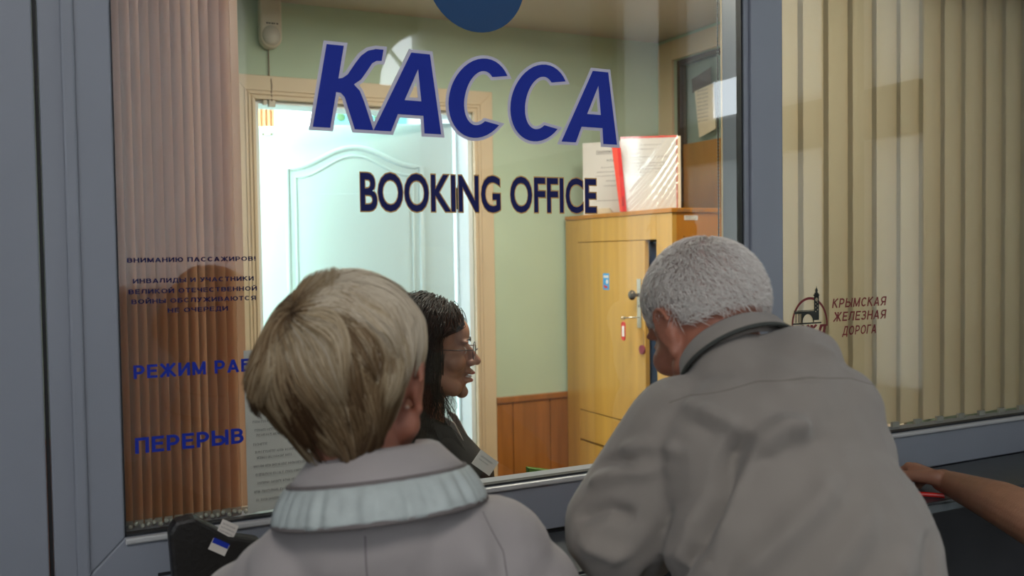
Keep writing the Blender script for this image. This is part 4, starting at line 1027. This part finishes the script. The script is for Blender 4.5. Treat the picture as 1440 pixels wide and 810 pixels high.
fo = [([(-.035, 0, 1.335), (-.062, 0, 1.303), (-.088, 0, 1.251), (-.118, 0, 1.195), (-.140, 0, 1.156), (-.15, 0, 1.05)], .013, -.017),
      ([(.04, 0, 1.338), (.0, 0, 1.340), (-.03, 0, 1.322), (-.055, 0, 1.285), (-.078, 0, 1.235), (-.10, 0, 1.17)], .012, .009),
      ([(.035, -.12, 1.335), (.0, -.115, 1.33), (-.03, -.10, 1.30)], .014, .008),
      ([(.06, -.13, 1.29), (.02, -.14, 1.25), (-.03, -.13, 1.21), (-.08, -.12, 1.16)], .016, .006),
      ([(.10, -.14, 1.26), (.05, -.16, 1.20), (.0, -.16, 1.15), (-.06, -.14, 1.10)], .02, .006),
      ([(.14, -.12, 1.20), (.08, -.17, 1.14), (.02, -.18, 1.08)], .02, .006),
      ([(-.13, -.02, 1.37), (-.10, -.04, 1.355), (-.07, -.07, 1.345), (-.05, -.075, 1.33)], .010, .008),
      ([(-.145, -.02, 1.345), (-.11, -.04, 1.335), (-.08, -.07, 1.325)], .008, -.007),
      ([(-.20, .0, 1.285), (-.16, -.02, 1.30), (-.12, -.03, 1.30)], .010, .008),
      ([(-.24, .02, 1.235), (-.19, -.01, 1.26), (-.14, -.03, 1.27)], .010, .008), ([(-.225, .01, 1.262), (-.17, -.02, 1.28)], .007, -.006),
      ([(-.26, .04, 1.19), (-.21, .0, 1.21), (-.17, -.01, 1.20)], .012, -.008), ([(-.25, .02, 1.165), (-.20, -.01, 1.15), (-.15, -.02, 1.16)], .012, .007),
      ([(.05, -.05, 1.43), (.09, -.06, 1.415), (.12, -.06, 1.39)], .008, .004),
      ([(-.06, -.085, 1.36), (.0, -.105, 1.385), (.06, -.095, 1.393), (.135, -.07, 1.375)], .0035, -.004),
      ([(.17, -.06, 1.22), (.165, -.10, 1.12), (.17, -.13, 1.02)], .016, -.006)]
nx = snoise(21, 8, (20, 60)); ny_ = snoise(22, 8, (20, 50))
def wrinkle(co, no): return (.0022*nx(co[:, 0]*.8+co[:, 2]*1.1)*ny_(co[:, 2]-co[:, 0]*.5)+.0014*nx(co[:, 0]*2.1-co[:, 2]*1.7+3))
jk = blob('jacket', J, .005, 7, 'taupe_jacket', mn, fo, extra=wrinkle)
seam(jk, [(-.125, 0, 1.352), (-.09, 0, 1.365), (-.02, 0, 1.385), (.04, 0, 1.391), (.10, 0, 1.386), (.145, 0, 1.372)], mn, 'taupe_seam', .0008)
trousers(mn, 'trousers', ((-.07, -.10, .86), (.13, -.10, .86)), ((-.09, -.10, .12), (.12, -.10, .12)), .10)
shoes(mn, ((-.09, -.10, 0), (.12, -.10, 0)))
mc = (-.014, .080, 1.396); mt = (R(-38), R(-20), 0)
collar_band('collar', lambda a: [(.068, .0), (.069, .024), (.072, .029), (.077, .024), (.082, .008), (.086, -.002)], mc, 'taupe_jacket', mn, tilt=mt, gap=35)
collar_band('collar_seam', pr_edge((.0855, .000)), mc, 'collar_dark', mn, tilt=mt, gap=35)
def white():
    N, K = 16000, 5
    D = RNG.normal(size=(N, 3)); D /= np.linalg.norm(D, axis=1, keepdims=True)
    c, u, w = basis((.15, -.55, .82))
    hl = -.52+.28*np.clip(D[:, 1]+.3, 0, 1)*1.6
    keep = ((D[:, 2] > hl) & ~((D[:, 1] > .62) & (D[:, 2] < .55)) & ~((np.abs(D[:, 1]-.02) < .20) & (D[:, 2] < -.02) & (D[:, 2] > -.5) & (np.abs(D[:, 0]) > .75)))
    D = D[keep]; N = len(D)
    t = D-c*(D@c)[:, None]; t /= np.linalg.norm(t, axis=1, keepdims=True)+1e-6
    side = np.cross(c, t); t = t+.35*side+RNG.normal(0, .22, (N, 3)); t -= D*(t*D).sum(1)[:, None]; t /= np.linalg.norm(t, axis=1, keepdims=True)
    R0 = np.array([.0765, .0945, .0875]); s = np.linspace(0, 1, K)
    base = D/np.sqrt(((D/R0)**2).sum(1))[:, None]; ln = RNG.uniform(.012, .021, N)[:, None]
    P = np.stack([base+t*ln*q+D*(.0035*math.sin(min(q*1.4, 1)*PI*.5)+.002*q)+np.array([0, 0, -.002])*q*q for q in s], axis=1)
    P += np.array([0, -.012, .022])
    tone = np.repeat((.74+RNG.normal(0, .20, N)+.12*np.sin(D[:, 0]*23+D[:, 2]*17)-.10*np.exp(-((D-c)**2).sum(1)/.08))[:, None], K, 1)
    return P, np.clip(tone, 0, 1)
P, tn = white(); strands('hair', P, .00055, tn, 'hair_white', mn, HM)
mb = MB()
for i in range(25):
    for j in range(40):
        a = PI*.70*i/24; b = 2*PI*j/40; D = Vector((math.sin(a)*math.cos(b), math.sin(a)*math.sin(b), math.cos(a)))
        k = 1.0 if not (D.y > .6 and D.z < .55) else .93
        if D.z < -.40: k = .94
        if abs(D.x) > .7 and D.z < 0 and D.y > -.3: k = .93
        mb.v.append(HM @ Vector((D.x*.0762*k, D.y*.0942*k-.012, D.z*.0872*k+.022)))
mb.f = [(i*40+j, (i+1)*40+j, (i+1)*40+(j+1) % 40, i*40+(j+1) % 40) for i in range(24) for j in range(40)]
mb.build('scalp', 'scalp', mn, smooth=True)

# ------------------------------------------------------------------ third customer, only the forearm reaches into view
th = thing('person', 'person at the right edge, bare forearm and hand resting on the counter', 'person', (1.95, -1.05, 0), 0)
O3 = Vector((1.95, -1.05, 0))
def w3(*p): return Vector(p)-O3
HW = w3(1.815, -.245, 1.020); EL = w3(1.60, -.62, 1.045); SH = w3(1.74, -.93, 1.33)
H3 = TM(w3(1.93, -.93, 1.62), (R(-15), 0, R(15)), 1.0)
sk = head_prims(H3)+[('c', w3(1.93, -.96, 1.55), w3(1.94, -1.02, 1.40), .055, .062), ('e', (0, 0, 1.20), (.15, .10, .20)), ('e', (0, 0, .98), (.15, .10, .15)),
     ('c', SH, w3(2.15, -1.04, 1.34), .05, .05), ('c', SH, EL, .048, .045), ('c', EL, w3(1.70, -.45, 1.038), .052, .045), ('c', w3(1.70, -.45, 1.038), HW, .045, .029),
     ('c', w3(2.15, -1.04, 1.33), w3(2.24, -1.0, 1.06), .048, .040), ('c', w3(2.24, -1.0, 1.06), w3(2.1, -.78, 1.02), .04, .03),
     ('c', (-.09, 0, .92), (-.09, .02, .5), .09, .06), ('c', (-.09, .02, .5), (-.09, 0, .09), .055, .04), ('c', (-.09, 0, .06), (-.09, .1, .035), .036, .03),
     ('c', (.09, 0, .92), (.09, .02, .5), .09, .06), ('c', (.09, .02, .5), (.09, 0, .09), .055, .04), ('c', (.09, 0, .06), (.09, .1, .035), .036, .03)]
sk += hand_prims(HW, (.05, .98, .10), (.45, -.1, 1), -1, (48, 62, 40), 28, s=1.12)
sk += hand_prims(w3(2.09, -.76, 1.02), (-.2, .9, 0), (0, 0, 1), 1)
blob('body', sk, .004, 4, 'skin', th)
mat('white_shirt', (.62, .64, .66), .8)
blob('shirt', [('e', (0, 0, 1.20), (.175, .125, .20)), ('e', (0, 0, .98), (.18, .125, .18)), ('c', SH, w3(2.15, -1.04, 1.34), .07, .07), ('c', SH, EL.lerp(SH, .25), .066, .060),
     ('c', w3(2.15, -1.04, 1.33), w3(2.24, -1.0, 1.10), .068, .06)], .007, 6, 'white_shirt', th)
trousers(th, 'trousers', ((-.09, 0, .92), (.09, 0, .92)), ((-.09, 0, .12), (.09, 0, .12)), .10)
shoes(th, ((-.09, 0, 0), (.09, 0, 0)))

# ------------------------------------------------------------------ cashier in profile
ca = thing('person', 'person behind the glass in profile, black wavy hair, glasses, black jacket and name badge', 'person', (.9127, .5222, 0), -YAW)
HC = TM((-.040, .0, 1.318), (R(-4), 0, R(-88)), 1.09)
sk = head_prims(HC, True, .004)+[('c', (-.055, 0, 1.26), (-.062, 0, 1.12), .052, .055), ('e', (-.045, .0, .95), (.095, .155, .19)), ('e', (-.05, .0, .72), (.11, .16, .16)),
     ('c', (-.05, -.13, 1.06), (-.05, .13, 1.06), .045, .045), ('c', (-.05, -.15, 1.05), (-.03, -.19, .80), .045, .038), ('c', (-.03, -.19, .80), (.15, -.10, .785), .036, .026),
     ('c', (-.05, .15, 1.05), (-.03, .19, .80), .045, .038), ('c', (-.03, .19, .80), (.15, .10, .785), .036, .026),
     ('c', (-.03, -.09, .66), (.32, -.09, .62), .085, .06), ('c', (.32, -.09, .62), (.34, -.09, .12), .055, .04), ('c', (.32, -.09, .09), (.42, -.09, .05), .036, .03),
     ('c', (-.03, .09, .66), (.32, .09, .62), .085, .06), ('c', (.32, .09, .62), (.34, .09, .12), .055, .04), ('c', (.32, .09, .09), (.42, .09, .05), .036, .03)]
sk += hand_prims((.165, -.095, .782), (1, .1, 0), (0, 0, 1), 1, (20, 25, 15), s=.92)
sk += hand_prims((.165, .095, .782), (1, -.1, 0), (0, 0, 1), -1, (20, 25, 15), s=.92)
cbody = blob('body', sk, .0034, 3, 'skin', ca)
for sx in (-1, 1):
    e = MB(); e.ball(HC @ Vector((sx*.030, .0765, -.001)), .0105, 14, 10); e.build('eye', 'eye_white', ca, smooth=True)
mb = MB(); mb.ball(HC @ Vector((0, .0975, -.054)), (.019*1.0, .012, .005), 14, 8, HC.to_euler()); mb.ball(HC @ Vector((0, .094, -.0715)), (.017, .012, .006), 14, 8, HC.to_euler()); mb.build('lips', 'lip', ca, smooth=True)
MB().ball(HC @ Vector((0, .093, -.063)), (.013, .009, .0032), 12, 6, HC.to_euler()).build('teeth', 'eye_white', ca, smooth=True)
for sx in (-1, 1):
    MB().tube([HC @ Vector((sx*x, y, z)) for x, y, z in ((.012, .093, .021), (.026, .092, .026), (.042, .080, .022))], .0022, 6).build('eyebrow', 'hair_black', ca, smooth=True)
gl = empty('glasses'); gl.parent = ca
for sx in (-1, 1):
    q = [HC @ Vector((sx*(.032+.024*math.cos(a)), .106-.22*(.024*math.cos(a)+.024)*.5, -.002+.017*math.sin(a))) for a in np.linspace(0, 2*PI, 25)[:-1]]
    MB().tube(q, .0013, 6, True).build('rim', 'lens_frame', gl, smooth=True)
    MB().add(q, [tuple(range(24))]).build('lens', 'glass_thin', gl)
    MB().tube([HC @ Vector(k) for k in ((sx*.056, .100, .004), (sx*.075, .060, .003), (sx*.083, -.004, .004), (sx*.082, -.02, -.012))], .0014, 6).build('temple', 'lens_frame', gl, smooth=True)
MB().tube([HC @ Vector(k) for k in ((-.009, .108, .0), (0, .111, .003), (.009, .108, .0))], .0013, 6).build('bridge', 'lens_frame', gl, smooth=True)
J = [('e', (-.045, .0, .95), (.118, .18, .175)), ('e', (-.05, .0, .76), (.13, .18, .17)), ('c', (-.06, -.11, 1.05), (-.06, .11, 1.05), .070, .070), ('c', (-.055, -.04, 1.09), (-.055, .04, 1.09), .06, .06),
     ('c', (.02, -.06, .98), (.03, -.06, .92), .075, .08), ('c', (.0, -.055, 1.075), (.045, -.05, 1.0), .060, .076), ('c', (.02, .06, .98), (.03, .06, .92), .075, .08),
     ('c', (-.055, -.155, 1.03), (-.03, -.20, .81), .066, .055), ('c', (-.03, -.20, .81), (.12, -.115, .79), .053, .042),
     ('c', (-.055, .155, 1.03), (-.03, .20, .81), .066, .055), ('c', (-.03, .20, .81), (.12, .115, .79), .053, .042)]
blob('jacket', J, .006, 5, 'black_cloth', ca)
# blouse front and lapel follow the chest slope
for yy, nm in ((-.075, 'blouse_collar'), (.03, 'blouse_collar')):
    MB().prism([(-.005, yy, 1.155), (.024, yy-.012, 1.140), (.052, yy-.014, 1.085), (.070, yy-.010, 1.05), (.052, yy-.006, 1.065), (.018, yy-.004, 1.115)], (0, .010, 0)).build(nm, 'blouse', ca, bevel=.002)
MB().prism([(-.03, -.105, 1.15), (.018, -.098, 1.13), (.060, -.100, 1.065), (.095, -.095, .99), (.060, -.105, 1.01), (.0, -.115, 1.07)], (0, .012, 0)).build('lapel', 'black_cloth', ca, bevel=.003)
bd = empty('name_badge', (.090, -.108, 1.072), 0); bd.parent = ca; bd.rotation_euler = (R(0), R(38), R(18))
MB().b2((-.004, -.001, -.036), (.052, .001, .004)).build('card', 'paper', bd)
lines_mesh('printed_text', [(.006, -.010, .036, .004), (.006, -.018, .028, .003)], 'ink_grey', bd, (-.001, -.0013, 0), FACE_HALL, 17)
def black():
    N, K = 7500, 26
    D = RNG.normal(size=(N, 3)); D /= np.linalg.norm(D, axis=1, keepdims=True)
    keep = (D[:, 2] > -.35) & ~((D[:, 1] > .50) & (D[:, 2] < .62)) & ~((D[:, 1] > .32) & (D[:, 2] < .10)); D = D[keep]; N = len(D)
    R0 = np.array([.078, .096, .088]); P0 = D/np.sqrt(((D/R0)**2).sum(1))[:, None]+np.array([0, -.012, .022])
    s = np.linspace(0, 1, K); P = np.zeros((N, K, 3)); P[:, 0] = P0; ln = RNG.uniform(.20, .34, N)/K
    v = D*.45+np.array([0, -.30, -.15])+np.sign(D[:, 0:1])*np.array([[.5, 0, 0]])*np.clip(D[:, 2:3], 0, 1); v -= D*np.clip((v*D).sum(1)-.15, 0, 9)[:, None]; vol = RNG.uniform(.010, .040, N)
    C0 = np.array([0, -.020, .012])
    for k in range(1, K):
        g = np.array([0, -.05, -1.0]); v = .74*v+.26*g+RNG.normal(0, .04, (N, 3))
        v /= np.linalg.norm(v, axis=1, keepdims=True); q = P[:, k-1]+v*ln[:, None]
        RR = (R0+vol[:, None]*.8)*np.where(q[:, 2:3] < -.02, np.array([[.98, .94, 3.0]]), 1.0)
        d = (q-C0)/RR; rr = np.sqrt((d**2).sum(1)); ins = rr < 1
        q = np.where(ins[:, None], C0+(q-C0)/np.maximum(rr, .3)[:, None], q); P[:, k] = q
    nf = snoise(31, 8, (2, 9)); lock = np.floor((np.arctan2(D[:, 0], D[:, 1])+PI)*6)+np.floor(D[:, 2]*4)*17
    a = 2*PI*(s[None]*3.2)+lock[:, None]*1.7; am = (.0085*s)[None]*(.7+.5*np.sin(lock*3.3))[:, None]
    P[..., 0] += am*np.cos(a); P[..., 1] += am*np.sin(a); P[..., 2] += am*.5*np.sin(a*1.1)
    # keep the face clear
    zz = P[..., 2]; lim = np.interp(zz, [-.30, -.14, -.09, .03, .06, .10, .13], [.08, .055, .012, .010, .088, .080, .03])
    lim = lim+RNG.normal(0, .008, (N, 1)); push = np.clip(P[..., 1]-lim, 0, None); P[..., 1] -= push*.8
    tone = np.repeat(np.clip(.5+RNG.normal(0, .25, N), 0, 1)[:, None], K, 1)
    return P, tone
P, tn = black(); strands('hair', P, .0011, tn, 'hair_black', ca, HC)
mb = MB(); mb.ball(HC @ Vector((0, -.030, .030)), (.086*1.07, .092*1.07, .086*1.07), 28, 18, HC.to_euler()); mb.ball(HC @ Vector((0, -.055, -.055)), (.075, .055, .085), 20, 14, HC.to_euler()); mb.build('hair_base', 'hair_black', ca, smooth=True)
ch = thing('office_chair', 'dark office chair under the cashier', 'chair', (.87, .54, 0), -YAW)
mb = MB(); mb.ball((0, 0, .50), (.22, .22, .045), 24, 10); mb.build('seat', 'black_cloth', ch, smooth=True)
MB().tube([(0, 0, .10), (0, 0, .47)], .025, 12).build('column', 'steel', ch)
for k in range(5):
    a = 2*PI*k/5; MB().tube([(0, 0, .10), (.25*math.cos(a), .25*math.sin(a), .055)], .016, 8).build('leg', 'rubber', ch)
    MB().ball((.26*math.cos(a), .26*math.sin(a), .026), .026, 10, 8).build('caster', 'rubber', ch)
MB().prism([(-.27, -.16, .68), (-.27, .16, .68), (-.29, .15, 1.0), (-.29, -.15, 1.0)], (-.03, 0, 0)).build('backrest', 'black_cloth', ch, bevel=.01)
MB().tube([(0, 0, .46), (-.24, 0, .48), (-.30, 0, .75)], .015, 8).build('back_bar', 'rubber', ch)

# ------------------------------------------------------------------ things at the counter
bg = thing('handbag', 'dark folded leather purse at the lower left of the window, beside the blond woman', 'bag')
mb = MB(); mb.prism([(.172, -.150, 1.02), (.166, -.15, 1.130), (.176, -.15, 1.146), (.204, -.15, 1.149), (.255, -.15, 1.112), (.305, -.15, 1.098), (.32, -.15, .986), (.178, -.15, .986)], (0, .035, 0))
mb.build('flap', 'black_leather', bg, bevel=.006)
MB().b2((.19, -.185, .986), (.32, -.151, 1.035)).build('pocket', 'black_leather', bg, bevel=.006)
tk = thing('ticket', 'small pale printed ticket with a blue band sticking out of the dark purse', 'ticket', (.222, -.154, 1.098), 0); tk.rotation_euler = (R(-14), R(32), 0); tk.scale = (.8, .8, .8)
MB().b2((0, -.0004, 0), (.036, .0004, .062)).build('card', 'paper_notice', tk)
MB().b2((.001, -.0009, .014), (.035, -.0005, .024)).build('printed_band', 'letter_blue', tk)
lines_mesh('printed_text', [(.004, .032+.007*k, .028, .003) for k in range(4)], 'ink_grey', tk, (0, -.0007, 0), FACE_HALL, 19)
pn = thing('red_pen', 'red pen with a pale tip under the hand on the counter', 'pen', (1.738, -.148, .990), R(-48))
MB().tube([(0, 0, 0), (.11, 0, 0)], .0055, 10).build('barrel', 'red_plastic', pn); MB().tube([(-.018, 0, 0), (0, 0, 0)], [.002, .005], 10).build('tip', 'paper', pn)
